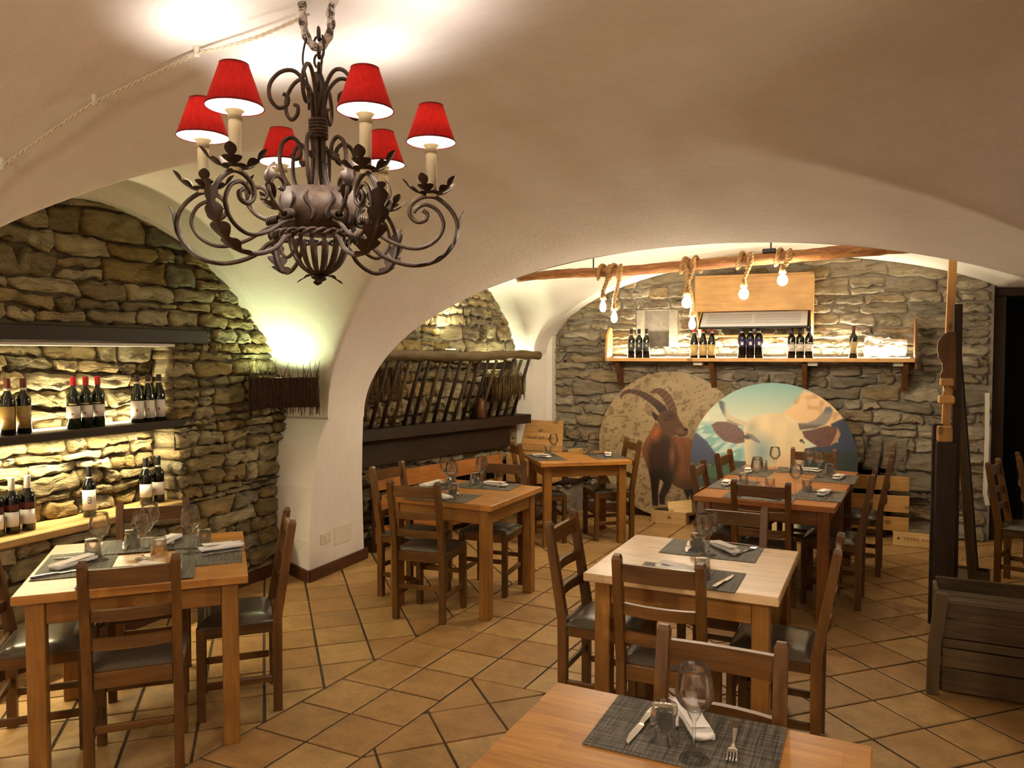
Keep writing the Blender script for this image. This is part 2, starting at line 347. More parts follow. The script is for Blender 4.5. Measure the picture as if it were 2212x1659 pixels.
def text(name, body, size, mat, parent=None, loc=(0, 0, 0), rot=(0, 0, 0), shear=0.0, space=1.0, sx=1.0):
    cu = bpy.data.curves.new(name, 'FONT'); cu.body = body; cu.size = size; cu.align_x = 'CENTER'; cu.align_y = 'CENTER'; cu.shear = shear
    cu.space_character = space; cu.extrude = 0.0004; cu.resolution_u = 2
    o = bpy.data.objects.new(name, cu); COL.objects.link(o)
    dg = bpy.context.evaluated_depsgraph_get(); me = bpy.data.meshes.new_from_object(o.evaluated_get(dg)); bpy.data.objects.remove(o)
    me.materials.clear(); me.materials.append(MATS[mat])
    q = bpy.data.objects.new(name, me); COL.objects.link(q); q.location = loc; q.rotation_euler = rot; q.scale = (sx, 1, 1)
    if parent: q.parent = parent
    return q

# ------------------------------------------------------------------ the vaults (height fields over the plan, two crossing barrels each)
XC, AX, SPR = -0.85, 2.83, 1.2
def ridge(y): 
    t = min(max((y - 2.0) / 3.41, 0.0), 1.0); return 2.475 + 0.425 * (1 - t * t)
def vB(x, y):
    u = (x - XC) / AX
    return -9 if abs(u) >= 1 else SPR + (ridge(y) - SPR) * math.sqrt(1 - u * u)
def vL(x, y):
    v = abs(y - 3.2) / 1.72
    if v >= 1: return -9
    s = min(max((x + 4.02) / 0.06, 0), 1); s = s * s * (3 - 2 * s)
    return 1.2 + (1.42 + 0.09 * s) * (1 - v ** 1.75) ** 0.571
def vR(x, y):
    v = abs(y - 3.15) / 1.92
    return -9 if v >= 1 else SPR + (1.64 + 0.12 * (x + 0.85)) * math.sqrt(1 - v * v)
def smax(a, b, k):
    h = max(k - abs(a - b), 0) / k; return max(a, b) + h * h * k * .25
def z_main(x, y):
    z = vB(x, y)
    z = smax(z, vL(x, y), .05) if x < XC else smax(z, vR(x, y), .05)
    return max(z, 1.2)
def vBb(x, y):
    u = (x + 0.6) / 2.42
    return -9 if abs(u) >= 1 else 1.73 + 0.95 * math.sqrt(1 - u * u)
def vLb(x, y):
    v = (y - 6.45) / 1.15 if y > 6.45 else (6.45 - y) / 2.3
    return -9 if v >= 1 else 1.7 + 0.9 * math.sqrt(1 - v * v)
def z_back(x, y):
    z = vBb(x, y)
    if x < -0.6: z = smax(z, vLb(x, y), .22)
    else: z = max(z, 2.33 - 0.02 * max(0, x - 1.2))
    return max(z, 1.7)
def cosamp(c, a, n): return [c - a * math.cos(math.pi * i / n) for i in range(n + 1)]
def field(name, fn, xs, ys, mat, label, base):
    xs = sorted(set(round(x, 4) for x in xs)); ys = sorted(set(round(y, 4) for y in ys))
    xs = [x for i, x in enumerate(xs) if i == 0 or x - xs[i - 1] > 0.0015]; ys = [y for i, y in enumerate(ys) if i == 0 or y - ys[i - 1] > 0.0015]
    m = MB(); nx, ny = len(xs), len(ys)
    vs = [(x, y, fn(x, y) + 0.005 * noise.noise(Vector((x * 2.3, y * 2.3, 1)))) for y in ys for x in xs]
    fl = [fn(x, y) <= base + .0005 for y in ys for x in xs]
    fs = [(j * nx + i, (j + 1) * nx + i, (j + 1) * nx + i + 1, j * nx + i + 1) for j in range(ny - 1) for i in range(nx - 1)]
    fs = [f for f in fs if not all(fl[q] for q in f)]
    m.add(vs, fs, True); o = m.obj(name, mat); o.data.set_sharp_from_angle(angle=R(24)); return struct(o, label)
lin = lambda a, b, n: [a + (b - a) * i / n for i in range(n + 1)]
ceiling = field('ceiling', z_main, lin(-4.4, -3.68, 26) + cosamp(XC, AX - 0.0005, 170) + lin(1.98, 2.3, 4),
      lin(-3.0, 1.4, 24) + cosamp(3.2, 1.7195, 120) + lin(1.4, 5.41, 110), 'plaster', 'warm white plastered vault with soft groins', 1.2)
ceiling2 = field('ceiling', z_back, lin(-4.2, -3.0, 26) + cosamp(-0.6, 2.4195, 130) + lin(1.8, 2.5, 6), lin(5.40, 8.35, 60) + cosamp(6.45, 1.1495, 60), 'plaster_white', 'white vault of the far bay behind the arch', 1.7)
# back face of the transverse arch
m = MB(); xs = cosamp(XC, AX - 0.001, 80)
vs = [(x, 5.41, vB(x, 5.41)) for x in xs] + [(x, 5.41, 2.95) for x in xs]; n_ = len(xs)
m.add(vs, [(i, i + 1, n_ + i + 1, n_ + i) for i in range(n_ - 1)], True); struct(m.obj('trim_1', 'plaster_white'), 'far face of the wide white arch')

# pillar that carries the arch: footprint widens a little with height
m = MB(); lv = [(0.0, 4.67, 5.41, -3.68), (0.3, 4.675, 5.405, -3.685), (0.7, 4.72, 5.40, -3.69), (1.0, 4.80, 5.405, -3.685), (1.12, 4.865, 5.41, -3.682), (1.21, 4.918, 5.41, -3.679)]
rows = []
for z, y0, y1, xf in lv: rows.append([(-4.45, y0 + 0.24, z), (-4.1, y0 + 0.19 * max(0, 1 - z / 1.21), z), (xf - 0.012, y0, z), (xf, y0 + 0.012, z), (xf, y1 - 0.012, z), (xf - 0.012, y1, z), (-4.45, y1, z)])
vs = [p for r in rows for p in r]; k = 7
m.add(vs, [(i * k + j, i * k + (j + 1) % k, (i + 1) * k + (j + 1) % k, (i + 1) * k + j) for i in range(len(rows) - 1) for j in range(k)], False)
pillar = struct(m.obj('pillar', 'plaster'), 'white plastered pillar carrying the arch, between the two stone walls')
# corner pier of the far bay
m = MB(); m.prism([(-3.34, 7.70), (-3.10, 7.80), (-3.02, 7.98), (-2.97, 8.02), (-2.97, 8.2), (-3.6, 8.2), (-3.6, 7.70)], 0, 2.3); struct(m.obj('pillar', 'plaster_white'), 'white plaster corner pier beside the hay rack')
# plain walls out of the frame, and one added light-blocking stub
struct(BB(-4.5, -3.68, -3.0, 1.47, 0, 3.0, 0.01).obj('wall_near_left', 'plaster'))
struct(BB(2.3, 2.4, -3.0, 5.4, 0, 3.0, 0.01).obj('wall_right', 'plaster'))
struct(BB(.95, 2.3, 2.2, 2.5, 0, 2.75, .01).obj('wall_light_blocker', 'plaster'), 'added plastered block shading the far right, outside the picture')  # unseen block added to keep the room lamp off the far right
struct(BB(-4.5, 2.4, -3.1, -3.0, 0, 3.0, 0.01).obj('wall_front', 'plaster'))
struct(BB(2.4, 2.5, 5.4, 8.4, 0, 3.0, 0.01).obj('wall_far_right', 'plaster'))

# ------------------------------------------------------------------ rubble walls, every stone a piece of its own
def stone_cells(u0, u1, v0, v1, rng, hr, wr, split=0.3):
    rows = [v0]
    while rows[-1] < v1 - 0.02:
        h = rng.uniform(*hr); h = h if rng.random() > 0.25 else h * 0.6
        if v1 - rows[-1] - h < hr[0] * 0.6: h = v1 - rows[-1]
        rows.append(rows[-1] + h)
    ph = [(rng.uniform(0, 6), rng.uniform(2, 5.5), rng.uniform(0.008, 0.028)) for _ in rows]
    def line(i, u):
        e = 0 if i in (0, len(rows) - 1) else 1
        p, q, a = ph[i]; return rows[i] + e * (a * math.sin(p + q * u) + 0.022 * noise.noise(Vector((u * 5, i * 3.1, v0 * 7))))
    cells = []
    for i in range(len(rows) - 1):
        u = u0 - rng.uniform(0, wr[0]); h = rows[i + 1] - rows[i]
        while u < u1:
            w = rng.uniform(*wr) * (0.75 + h * 3); w = w if rng.random() > 0.22 else w * 0.4
            e = u + w
            a, b = max(u, u0), min(e, u1)
            if u1 - b < 0.06: b = u1; e = u1 + 1
            if b - a > 0.04:
                sk0, sk1 = rng.uniform(-.25, .25) * h, rng.uniform(-.25, .25) * h
                if a <= u0 + 1e-6: sk0 = 0
                if b >= u1 - 1e-6: sk1 = 0
                fb = lambda x, i=i: line(i, x); ft = lambda x, i=i: line(i + 1, x)
                if h > 0.11 and rng.random() < split and b - a < 0.34:
                    mid = rng.uniform(.38, .62); fm = lambda x, fb=fb, ft=ft, mid=mid: fb(x) * (1 - mid) + ft(x) * mid
                    cells.append((a, b, fb, fm, sk0 * .5, sk1 * .5)); cells.append((a, b, fm, ft, sk0 * .5, sk1 * .5))
                else: cells.append((a, b, fb, ft, sk0, sk1))
            u = e
    return cells
def stone_mesh(cell, rng, dep, gap, back=-0.035, jit=1.0, over=0.0):
    a, b, fb, ft, s0, s1 = cell; pts = []; nb = 7 if b - a > 0.16 else 5
    c = min(0.35 * (ft((a + b) / 2) - fb((a + b) / 2)), 0.03)
    for k in range(nb):
        t = k / (nb - 1); u = a + gap + (b - a - 2 * gap) * t; pts.append([u - (s0 if k == 0 else (s1 if k == nb - 1 else 0)) * .5, fb(u) + gap, k in (0, nb - 1)])
    sm = (fb(b) + ft(b)) / 2; pts.append([b - gap * .8, sm, False])
    for k in range(nb):
        t = 1 - k / (nb - 1); u = a + gap + (b - a - 2 * gap) * t; pts.append([u + (s1 if k == 0 else (s0 if k == nb - 1 else 0)) * .5, ft(u) - gap, k in (0, nb - 1)])
    sm = (fb(a) + ft(a)) / 2; pts.append([a + gap * .8, sm, False])
    cu = sum(p[0] for p in pts) / len(pts); cv = sum(p[1] for p in pts) / len(pts)
    hh = ft(cu) - fb(cu); out = []
    for u, v, corner in pts:
        if corner: k = rng.uniform(0.05, 0.45) * c / max(0.02, math.hypot(u - cu, v - cv)) ; u += (cu - u) * k * 1.0; v += (cv - v) * k * 1.6
        j = min(0.17 * hh, 0.016) * jit; out.append((u + rng.uniform(-j, j), v + rng.uniform(-j, j) * .8))
    tu, tv = rng.uniform(-.05, .05), rng.uniform(-.12, .12); n = len(out); vs = []; fs = []
    sd = rng.uniform(0, 90)
    def d(u, v, base, am): return base + tu * (u - cu) + tv * (v - cv) + am * rng.uniform(-1, 1) + .016 * noise.noise(Vector((u * 9, v * 22, sd))) - over * (v - cv)
    for u, v in out: vs.append((u - cu, v - cv, back))
    for u, v in out: vs.append((u - cu, v - cv, d(u, v, dep * .45, .004)))
    ins = min(0.016, hh * .16)
    for u, v in out:
        L = max(.02, math.hypot(u - cu, v - cv)); q = 1 - ins / L; vs.append(((u - cu) * q, (v - cv) * q * (1 - .04), d(u, v, dep * .92, .004)))
    for k_ in (.7, .38):
        for u, v in out: vs.append(((u - cu) * k_ + rng.uniform(-.006, .006), (v - cv) * k_, d(cu + (u - cu) * k_, cv + (v - cv) * k_, dep, .006)))
    vs.append((0, 0, d(cu, cv, dep * 1.05, .006)))
    for r in range(4):
        for k in range(n): l = (k + 1) % n; fs.append((r * n + k, r * n + l, (r + 1) * n + l, (r + 1) * n + k))
    for k in range(n): fs.append((4 * n + k, 4 * n + (k + 1) % n, 5 * n))
    return cu, cv, vs, fs
def lay_stones(wall, mat, mapf, cells, rng, dr=(0.012, 0.045), gap=0.008, back=-0.035, keep=None, over=.08):
    M3 = MATS[mat]
    for cl in cells:
        dep = rng.uniform(*dr); cu, cv, vs, fs = stone_mesh(cl, rng, dep, gap, back, 1.0, over)
        if keep and not keep(cu, cv): continue
        o0 = Vector(mapf(cu, cv, 0)); P = [Vector(mapf(cu + a, cv + b, c)) - o0 for a, b, c in vs]
        me = bpy.data.meshes.new('stone'); me.from_pydata([tuple(p) for p in P], [], fs)
        me.polygons.foreach_set('use_smooth', [i >= 0 for i in range(len(fs))]); me.materials.append(M3)
        o = bpy.data.objects.new('stone', me); COL.objects.link(o); o.location = o0; o.parent = wall
rng = random.Random(11)
# left wall: face at X=-4.1, lit niche recessed to X=-4.31
XL, XN = -4.1, -4.31
m = MB()
for (y0, y1, z0, z1, x) in ((1.4, 5.1, 0, .72, XL - .02), (3.83, 5.1, .72, 1.84, XL - .02), (1.4, 5.1, 1.84, 2.8, XL - .02), (1.4, 3.9, .65, 1.9, XN - .02)):
    m.add([(x, y0, z0), (x, y1, z0), (x, y1, z1), (x, y0, z1)], [(0, 1, 2, 3)])
m.add([(XN - .02, 3.85, .7), (XL - .02, 3.85, .7), (XL - .02, 3.85, 1.9), (XN - .02, 3.85, 1.9)], [(0, 1, 2, 3)])
m.add([(XN - .02, 1.4, 1.84), (XL - .02, 1.4, 1.84), (XL - .02, 3.9, 1.84), (XN - .02, 3.9, 1.84)], [(0, 1, 2, 3)])
wall_left = struct(m.obj('wall_left', 'mortar'), 'rough rubble stone wall with a lit bottle niche, left')
mapL = lambda u, v, d: (XL + d, u, v)
keepL = lambda u, v: v < max(vL(-4.1, u) + 0.12, 1.3)
lay_stones(wall_left, 'stone_left', mapL, stone_cells(2.0, 4.95, 0.0, 0.70, rng, (.08, .15), (.16, .42)), rng)
lay_stones(wall_left, 'stone_left', mapL, stone_cells(3.82, 4.95, 0.70, 1.80, rng, (.06, .13), (.13, .34)), rng, back=-0.21)
lay_stones(wall_left, 'stone_left', mapL, stone_cells(4.07, 4.95, 1.80, 1.90, rng, (.10, .11), (.13, .34)), rng)
lay_stones(wall_left, 'stone_left', mapL, stone_cells(1.9, 4.95, 1.90, 2.76, rng, (.075, .165), (.15, .40), .3), rng, keep=keepL)
lay_stones(wall_left, 'stone_left', lambda u, v, d: (XN + d, u, v), stone_cells(2.0, 3.82, 0.73, 1.79, rng, (.06, .12), (.14, .36)), rng, dr=(.004, .042))
# far left wall behind the hay rack
P0 = Vector((-3.92, 5.36)); TD = Vector((.272, .9623)); ND = Vector((.9623, -.272))
def mapW(u, v, d): p = P0 + TD * u + ND * d; return (p.x, p.y, v)
m = MB(); m.add([mapW(-.2, 0, -.02), mapW(2.6, 0, -.02), mapW(2.6, 2.75, -.02), mapW(-.2, 2.75, -.02)], [(0, 1, 2, 3)])
wall_far = struct(m.obj('wall_far_left', 'mortar_back'), 'pale rubble wall behind the wooden hay rack')
lay_stones(wall_far, 'stone_far', mapW, stone_cells(0.0, 2.38, 0.0, 2.62, rng, (.09, .17), (.13, .3), .15), rng, dr=(.015, .05),
           keep=lambda u, v: v < max(vLb(0, P0.y + TD.y * u) + .1, 1.75))
# back wall: face at Y=8.15
YB = 8.15
mapB = lambda u, v, d: (u, YB - d, v)
m = MB()
def bq(x0, x1, z0, z1, y=YB + .004): m.add([(x0, y, z0), (x1, y, z0), (x1, y, z1), (x0, y, z1)], [(0, 1, 2, 3)])
bq(-3.1, -1.0, 0, .62); bq(.42, 1.25, 0, .62); bq(-3.1, 1.25, .62, 1.80); bq(-3.1, -2.0, 1.8, 2.19); bq(-1.67, 1.25, 1.8, 2.19); bq(-3.1, 1.25, 2.19, 2.8)
m.add([(1.25, YB + .02, 0), (1.25, 8.5, 0), (1.25, 8.5, 2.8), (1.25, YB + .02, 2.8)], [(0, 1, 2, 3)])
wall_back = struct(m.obj('wall_back', 'mortar_back'), 'rubble stone back wall with a small niche and a dark hearth')
def recess(x0, x1, z0, z1, dp, mat, nm, lab):
    q = MB(); y0, y1 = YB - .01, YB + dp
    q.add([(x0, y0, z0), (x1, y0, z0), (x1, y0, z1), (x0, y0, z1), (x0, y1, z0), (x1, y1, z0), (x1, y1, z1), (x0, y1, z1)], [(4, 5, 6, 7), (0, 1, 5, 4), (1, 2, 6, 5), (2, 3, 7, 6), (3, 0, 4, 7)])
    o = q.obj(nm, mat, wall_back); return o
recess(-2.0, -1.67, 1.80, 2.19, .16, 'mortar_back', 'niche', '')
recess(-1.0, .42, 0, .62, .5, 'black', 'hearth', '')
for x0, x1, z0, z1 in ((-2.06, -1.97, 1.78, 2.2), (-1.70, -1.60, 1.78, 2.2)): BB(x0, x1, YB - .012, YB + .1, z0, z1, .012).obj('niche_jamb', 'mortar_back', wall_back)
for a in ((-3.02, -1.0, 0, .62), (.42, 1.22, 0, .62), (-3.02, -1.1, .62, .93), (.52, 1.22, .62, .93), (-3.02, 1.22, .93, 1.80), (-3.02, -2.05, 1.80, 2.20), (-1.6, 1.22, 1.80, 2.20), (-3.02, 1.22, 2.20, 2.78)):
    lay_stones(wall_back, 'stone_back', mapB, stone_cells(*a, rng, (.085, .17), (.18, .5), .35), rng, dr=(.008, .036), gap=.007, over=.26,
               keep=lambda u, v: v < vBb(u, 0) + .1 or v < 1.8)
# upright hearth-arch stones
x = -1.1
while x < .5:
    w = rng.uniform(.08, .15); lo = rng.uniform(-.03, .05)
    cell = (x, x + w, lambda u, lo=lo: .60 + lo, lambda u: .93, .03, .03); lay_stones(wall_back, 'stone_back', mapB, [cell], rng, dr=(.03, .09), gap=.007); x += w

# ------------------------------------------------------------------ terracotta floor: straight runner, diamond fields on both sides
gm = MB(); gm.add([(-4.6, -3.1, -.006), (2.6, -3.1, -.006), (2.6, 9.2, -.006), (-4.6, 9.2, -.006)], [(0, 1, 2, 3)])
floor = struct(gm.obj('floor', 'grout'), 'terracotta tiled floor')
def clip(poly, p, nrm):
    out = []
    for i in range(len(poly)):
        a, b = poly[i], poly[(i + 1) % len(poly)]
        da = (a[0] - p[0]) * nrm[0] + (a[1] - p[1]) * nrm[1]; db = (b[0] - p[0]) * nrm[0] + (b[1] - p[1]) * nrm[1]
        if da >= 0: out.append(a)
        if (da >= 0) != (db >= 0): t = da / (da - db); out.append((a[0] + (b[0] - a[0]) * t, a[1] + (b[1] - a[1]) * t))
    return out
def area(p): return 0.5 * sum(p[i][0] * p[(i + 1) % len(p)][1] - p[(i + 1) % len(p)][0] * p[i][1] for i in range(len(p)))
E1, E2, O_ = (.302, -.013), (.026, .303), (-2.47, 2.73)
gp = lambda i, j: (O_[0] + i * E1[0] + j * E2[0], O_[1] + i * E1[1] + j * E2[1])
nB = (E2[1], -E2[0])                                  # points to +X side of a column line
tiles = []
for i in range(4):
    for j in range(-20, 20):
        if i >= 2 and j < 3: continue
        tiles.append([gp(i, j), gp(i + 1, j), gp(i + 1, j + 1), gp(i, j + 1)])
def diamond(o, e, f, rule):
    for i in range(-40, 41):
        for j in range(-40, 41):
            q = [(o[0] + a * e[0] + b * f[0], o[1] + a * e[1] + b * f[1]) for a, b in ((i, j), (i + 1, j), (i + 1, j + 1), (i, j + 1))]
            cx = sum(p[0] for p in q) / 4; cy = sum(p[1] for p in q) / 4
            if not (-4.7 < cx < 2.6 and -3.2 < cy < 8.7): continue
            if area(q) < 0: q = q[::-1]
            q = rule(q, cx, cy)
            if len(q) >= 3 and area(q) > .0008: tiles.append(q)
diamond((-2.44, 3.21), (.194, -.222), (.222, .194), lambda q, cx, cy: clip(q, gp(0, 0), (-nB[0], -nB[1])))
def ruleC(q, cx, cy):
    d2 = lambda p, i: (p[0] - gp(i, 0)[0]) * nB[0] + (p[1] - gp(i, 0)[1]) * nB[1]
    c = (cx, cy); below = (cx - gp(0, 3)[0]) * -.043 + (cy - gp(0, 3)[1]) < 0
    q = clip(q, gp(2, 0), nB)
    if d2(c, 4) > 0: return q if all(p[1] < 3.5 for p in q) else clip(q, gp(4, 0), nB) if not below else q
    if below: return clip(q, gp(0, 3), (-.043, -1))
    return clip(q, gp(4, 0), nB)
diamond((-1.58, 3.38), (.205, -.222), (.222, .205), ruleC)
trng = random.Random(5)
def tile_geo(q):
    n = len(q); cx = sum(p[0] for p in q) / n; cy = sum(p[1] for p in q) / n
    e = 0.005 + trng.uniform(0, .003); g = q
    for i in range(n):
        a, b = q[i], q[(i + 1) % n]; L = math.hypot(b[0] - a[0], b[1] - a[1])
        if L < 1e-6: continue
        nr = (-(b[1] - a[1]) / L, (b[0] - a[0]) / L); g = clip(g, (a[0] + nr[0] * e, a[1] + nr[1] * e), nr)
        if len(g) < 3: return None
    h = trng.uniform(-.0012, .001); vs = [(x - cx, y - cy, -.006) for x, y in g] + [(x - cx, y - cy, h - .002) for x, y in g]; n = len(g)
    for x, y in g:
        L = max(.02, math.hypot(x - cx, y - cy)); k = 1 - .005 / L; vs.append(((x - cx) * k, (y - cy) * k, h))
    fs = []
    for r in (0, 1):
        for i in range(n): j = (i + 1) % n; fs.append((r * n + i, r * n + j, (r + 1) * n + j, (r + 1) * n + i))
    fs.append(tuple(2 * n + i for i in range(n))); return cx, cy, vs, fs
geo = [g for g in (tile_geo(q) for q in tiles) if g]
def rank(g):
    x, y = g[0], g[1]; fwd = -x * .3955 + y * .9184; lat = x * .9184 + y * .3955
    return fwd if fwd > 1.9 and abs(lat) < fwd * .68 else 50 + fwd
geo.sort(key=rank); rest = MB()
for q, (cx, cy, vs, fs) in enumerate(geo):
    if q < 298 and rank((cx, cy)) < 40:
        mm = MB(); mm.add(vs, fs, False); mm.obj('tile', 'terracotta', floor, (cx, cy, 0))
    else: rest.add([(a + cx, b + cy, c) for a, b, c in vs], fs, False)
ro = rest.obj('tile_field', 'terracotta_field', floor); ro['kind'] = 'stuff'; ro['label'] = 'remaining small floor tiles'

# baseboards
def skirt(name, pts, h=.09, t=.02, label=None):
    m = MB()
    for a, b in zip(pts, pts[1:]): m.bar([(a[0], a[1], h / 2), (b[0], b[1], h / 2)], t, h)
    return struct(m.obj(name, 'base_wood'), label)
skirt('baseboard_pillar', [(-4.08, 4.85), (-3.69, 4.655), (-3.665, 4.66), (-3.665, 5.42), (-3.78, 5.45)], label='dark wooden skirting around the white pillar')
skirt('baseboard_left', [(-4.05, 2.0), (-4.05, 4.84)], label='dark wooden skirting under the left stone wall')
a0, a1 = mapW(.1, 0, .06), mapW(2.25, 0, .06); skirt('baseboard_far_left', [a0[:2], a1[:2]], label='dark wooden skirting below the hay rack')
skirt('baseboard_back', [(-2.95, 8.09), (-1.05, 8.09)], label='dark wooden skirting along the back wall')
# doorway at the far right
d1 = struct(thing('door_1', 'dark doorway with a brown wooden frame at the far right', 'door', (1.25, 8.3, 0))); del d1['category']
BB(0, .11, -.06, .08, 0, 2.25, .005).obj('door_jamb', 'dark_z', d1); BB(.95, 1.06, -.06, .08, 0, 2.25, .005).obj('door_jamb', 'dark_z', d1)
BB(0, 1.06, -.07, .08, 2.25, 2.33, .005).obj('door_lintel', 'dark_x', d1)
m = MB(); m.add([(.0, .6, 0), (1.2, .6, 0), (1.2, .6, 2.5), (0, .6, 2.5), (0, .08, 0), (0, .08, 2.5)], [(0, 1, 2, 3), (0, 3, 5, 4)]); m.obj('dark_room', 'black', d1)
struct(BB(1.25, 2.45, 8.28, 8.36, 2.33, 2.9, .01).obj('wall_over_door', 'plaster')); struct(BB(2.31, 2.45, 8.28, 8.36, 0, 2.33, .01).obj('wall_beside_door', 'plaster'))
# outlet and blank plate on the pillar
o = thing('wall_outlet', 'cream light switch plate low on the white pillar', 'switch', (-3.688, 4.88, .285))
BB(0, .010, -.06, .06, -.04, .04, .003).obj('plate', 'plastic_cream', o); BB(.008, .016, -.012, .012, -.022, .022, .002).obj('rocker', 'plastic_white', o)
tag(BB(-3.70, -3.679, 4.99, 5.22, .20, .35, .003).obj('junction_cover', 'plastic_white'), 'blank white square cover plate low on the white pillar', 'cover plate')

# ------------------------------------------------------------------ tables
def table(label, cx, cy, w, l, rz, top='tabletop', wd='table', h=.76):
    t = thing('dining_table', label, 'table', (cx, cy, 0), R(rz), 'wooden dining tables')
    B((0, 0, h - .019), (w, l, .038), .004).obj('table_top', top, t)
    a, b, s = w / 2 - .075, l / 2 - .075, .07
    leg = B((0, 0, (h - .038) / 2), (s, s, h - .038), .004).mesh('leg', wd + '_z')
    for x in (-a, a):
        for y in (-b, b): MB().obj('leg', None, t, (x, y, 0), mesh=leg)
    ax = B((0, 0, 0), (2 * a - s, .022, .10), .003).mesh('apron', wd + '_x'); ay = B((0, 0, 0), (.022, 2 * b - s, .10), .003).mesh('apron', wd + '_y')
    for y in (-b - .012, b + .012): MB().obj('apron', None, t, (0, y, h - .088), mesh=ax)
    for x in (-a - .012, a + .012): MB().obj('apron', None, t, (x, 0, h - .088), mesh=ay)
    return t
table('square wooden table in front of the lit bottle niche', -2.995, 2.60, .89, .89, 44)
table('square wooden table beside the white pillar', -2.43, 4.80, .84, .80, -3)
table('small wooden table in the back left corner by the ibex print', -2.29, 6.83, .85, .715, 35)
table('pale-topped square wooden table in the right foreground middle', -.61, 3.58, .82, .80, -2.5, 'tabletop_pale')
table('reddish wooden table, nearer half of the joined pair', -.44, 5.635, .90, .83, -5.5, 'tabletop_red', 'tabledark')
table('reddish wooden table, farther half of the joined pair before the cow print', -.36, 6.47, .90, .83, -5.5, 'tabletop_red', 'tabledark')
table('nearest wooden table at the bottom edge, one grey placemat on it', -.36, 1.655, .84, .83, -3)

# ------------------------------------------------------------------ chairs
def yb(z): return -.178 if z < .46 else -.178 - .078 * (z - .46) / .46
def make_chair():
    t = thing('dining_chair', 'x', 'chair', group='wooden ladder-back chairs')
    for s in (-1, 1):
        m = MB(); zs = [0, .2, .40, .46, .52, .7, .905, .92]
        m.bar([(s * .165, yb(z), z) for z in zs], [.036] * 7 + [.026], [.040, .042, .044, .046, .044, .040, .036, .026], up=(0, 1, 0)); m.obj('back_post', 'chair_z', t)
        B((s * .165, .165, .222), (.038, .038, .444), .003).obj('front_leg', 'chair_z', t)
        B((s * .165, 0, .16), (.02, .31, .032), .003).obj('side_stretcher', 'chair_y', t)
        B((s * .168, 0, .42), (.022, .31, .062), .003).obj('side_apron', 'chair_y', t)
    for z, h, bw, nm in ((.848, .072, .006, 'top_rail'), (.695, .046, .022, 'back_slat'), (.575, .046, .022, 'back_slat')):
        pts = [(x, yb(z) - bw * (1 - (x / .15) ** 2), z) for x in (-.15, -.1, -.05, 0, .05, .1, .15)]
        MB().bar(pts, .020, h).obj(nm, 'chair_x', t)
    B((0, .168, .42), (.292, .022, .062), .003).obj('front_apron', 'chair_x', t)
    B((0, -.178, .42), (.292, .022, .066), .003).obj('rear_apron', 'chair_x', t)
    B((0, .165, .25), (.292, .018, .030), .003).obj('front_stretcher', 'chair_x', t)
    B((0, -.178, .22), (.292, .018, .030), .003).obj('rear_stretcher', 'chair_x', t)
    m = MB(); n = 14; vs = []; fs = []
    for j in range(n + 1):
        for i in range(n + 1):
            u, v = i / n * 2 - 1, j / n * 2 - 1; e = max(0, 1 - abs(u) ** 5) * max(0, 1 - abs(v) ** 5)
            vs.append((u * (.188 - .006 * v * v), .005 + v * .172, .447 + .030 * e ** .6))
    for j in range(n):
        for i in range(n): a = j * (n + 1) + i; fs.append((a, a + 1, a + n + 2, a + n + 1))
    m.add(vs, fs, True); m.box((0, .005, .443), (.37, .335, .014), .003); m.obj('cushion', 'leather', t)
    return t
chair0 = make_chair(); first = [True]
def chair(bx, by, ang, label, grey=False):
    a = R(ang); loc = (bx + .256 * math.cos(a), by + .256 * math.sin(a), 0)
    if first[0]: first[0] = False; c = chair0; c['label'] = label; c.location = loc; c.rotation_euler = (0, 0, a - math.pi / 2)
    else: c = copy_tree(chair0, label, loc, a - math.pi / 2)
    if grey:
        for ch in c.children:
            if ch.name.startswith('cushion'):
                ch.data = ch.data.copy(); ch.data.materials[0] = MATS['leather_grey']
    return c
N = 'wooden ladder-back chair '
chair(-2.56, 2.15, 134, N + 'with its back to the camera at the niche table', True)
chair(-2.545, 3.085, -136, N + 'at the pillar side of the niche table')
chair(-3.47, 3.075, -46, N + 'between the niche table and the bottles')
chair(-3.44, 2.12, 44, N + 'cut by the left edge of the picture', True)
chair(-2.48, 4.18, 94, N + 'with its back to the camera at the pillar table')
chair(-3.055, 4.78, -7, N + 'between the pillar and the pillar table')
chair(-2.36, 5.33, -87, N + 'on the far side of the pillar table')
chair(-2.75, 6.46, 36, N + 'left of the small back corner table')
chair(-1.82, 7.14, -144, N + 'right of the small back corner table, before the ibex')
chair(-.655, 2.96, 89, N + 'with its back to the camera at the pale-topped table')
chair(-1.275, 3.575, -2, N + 'on the left of the pale-topped table', True)
chair(.0, 3.555, 178, N + 'on the right of the pale-topped table', True)
chair(-.53, 4.20, -93, N + 'on the far side of the pale-topped table')
chair(-.47, 5.07, 88, N + 'with its back to the camera at the joined tables')
chair(-.985, 5.79, -4, N + 'nearer of two on the left of the joined tables')
chair(-.90, 6.50, -10, N + 'farther of two on the left of the joined tables')
chair(-.22, 7.01, -91, N + 'at the far end of the joined tables, before the cow')
chair(.205, 5.755, 175, N + 'nearer of two on the right of the joined tables')
chair(.36, 6.68, 176, N + 'farther of two on the right of the joined tables')
chair(-.31, 2.24, -92, N + 'on the far side of the nearest table')
chair(1.05, 6.75, -20, N + 'in the dark at the far right, left one')
chair(1.30, 7.25, -8, N + 'in the dark at the far right edge')

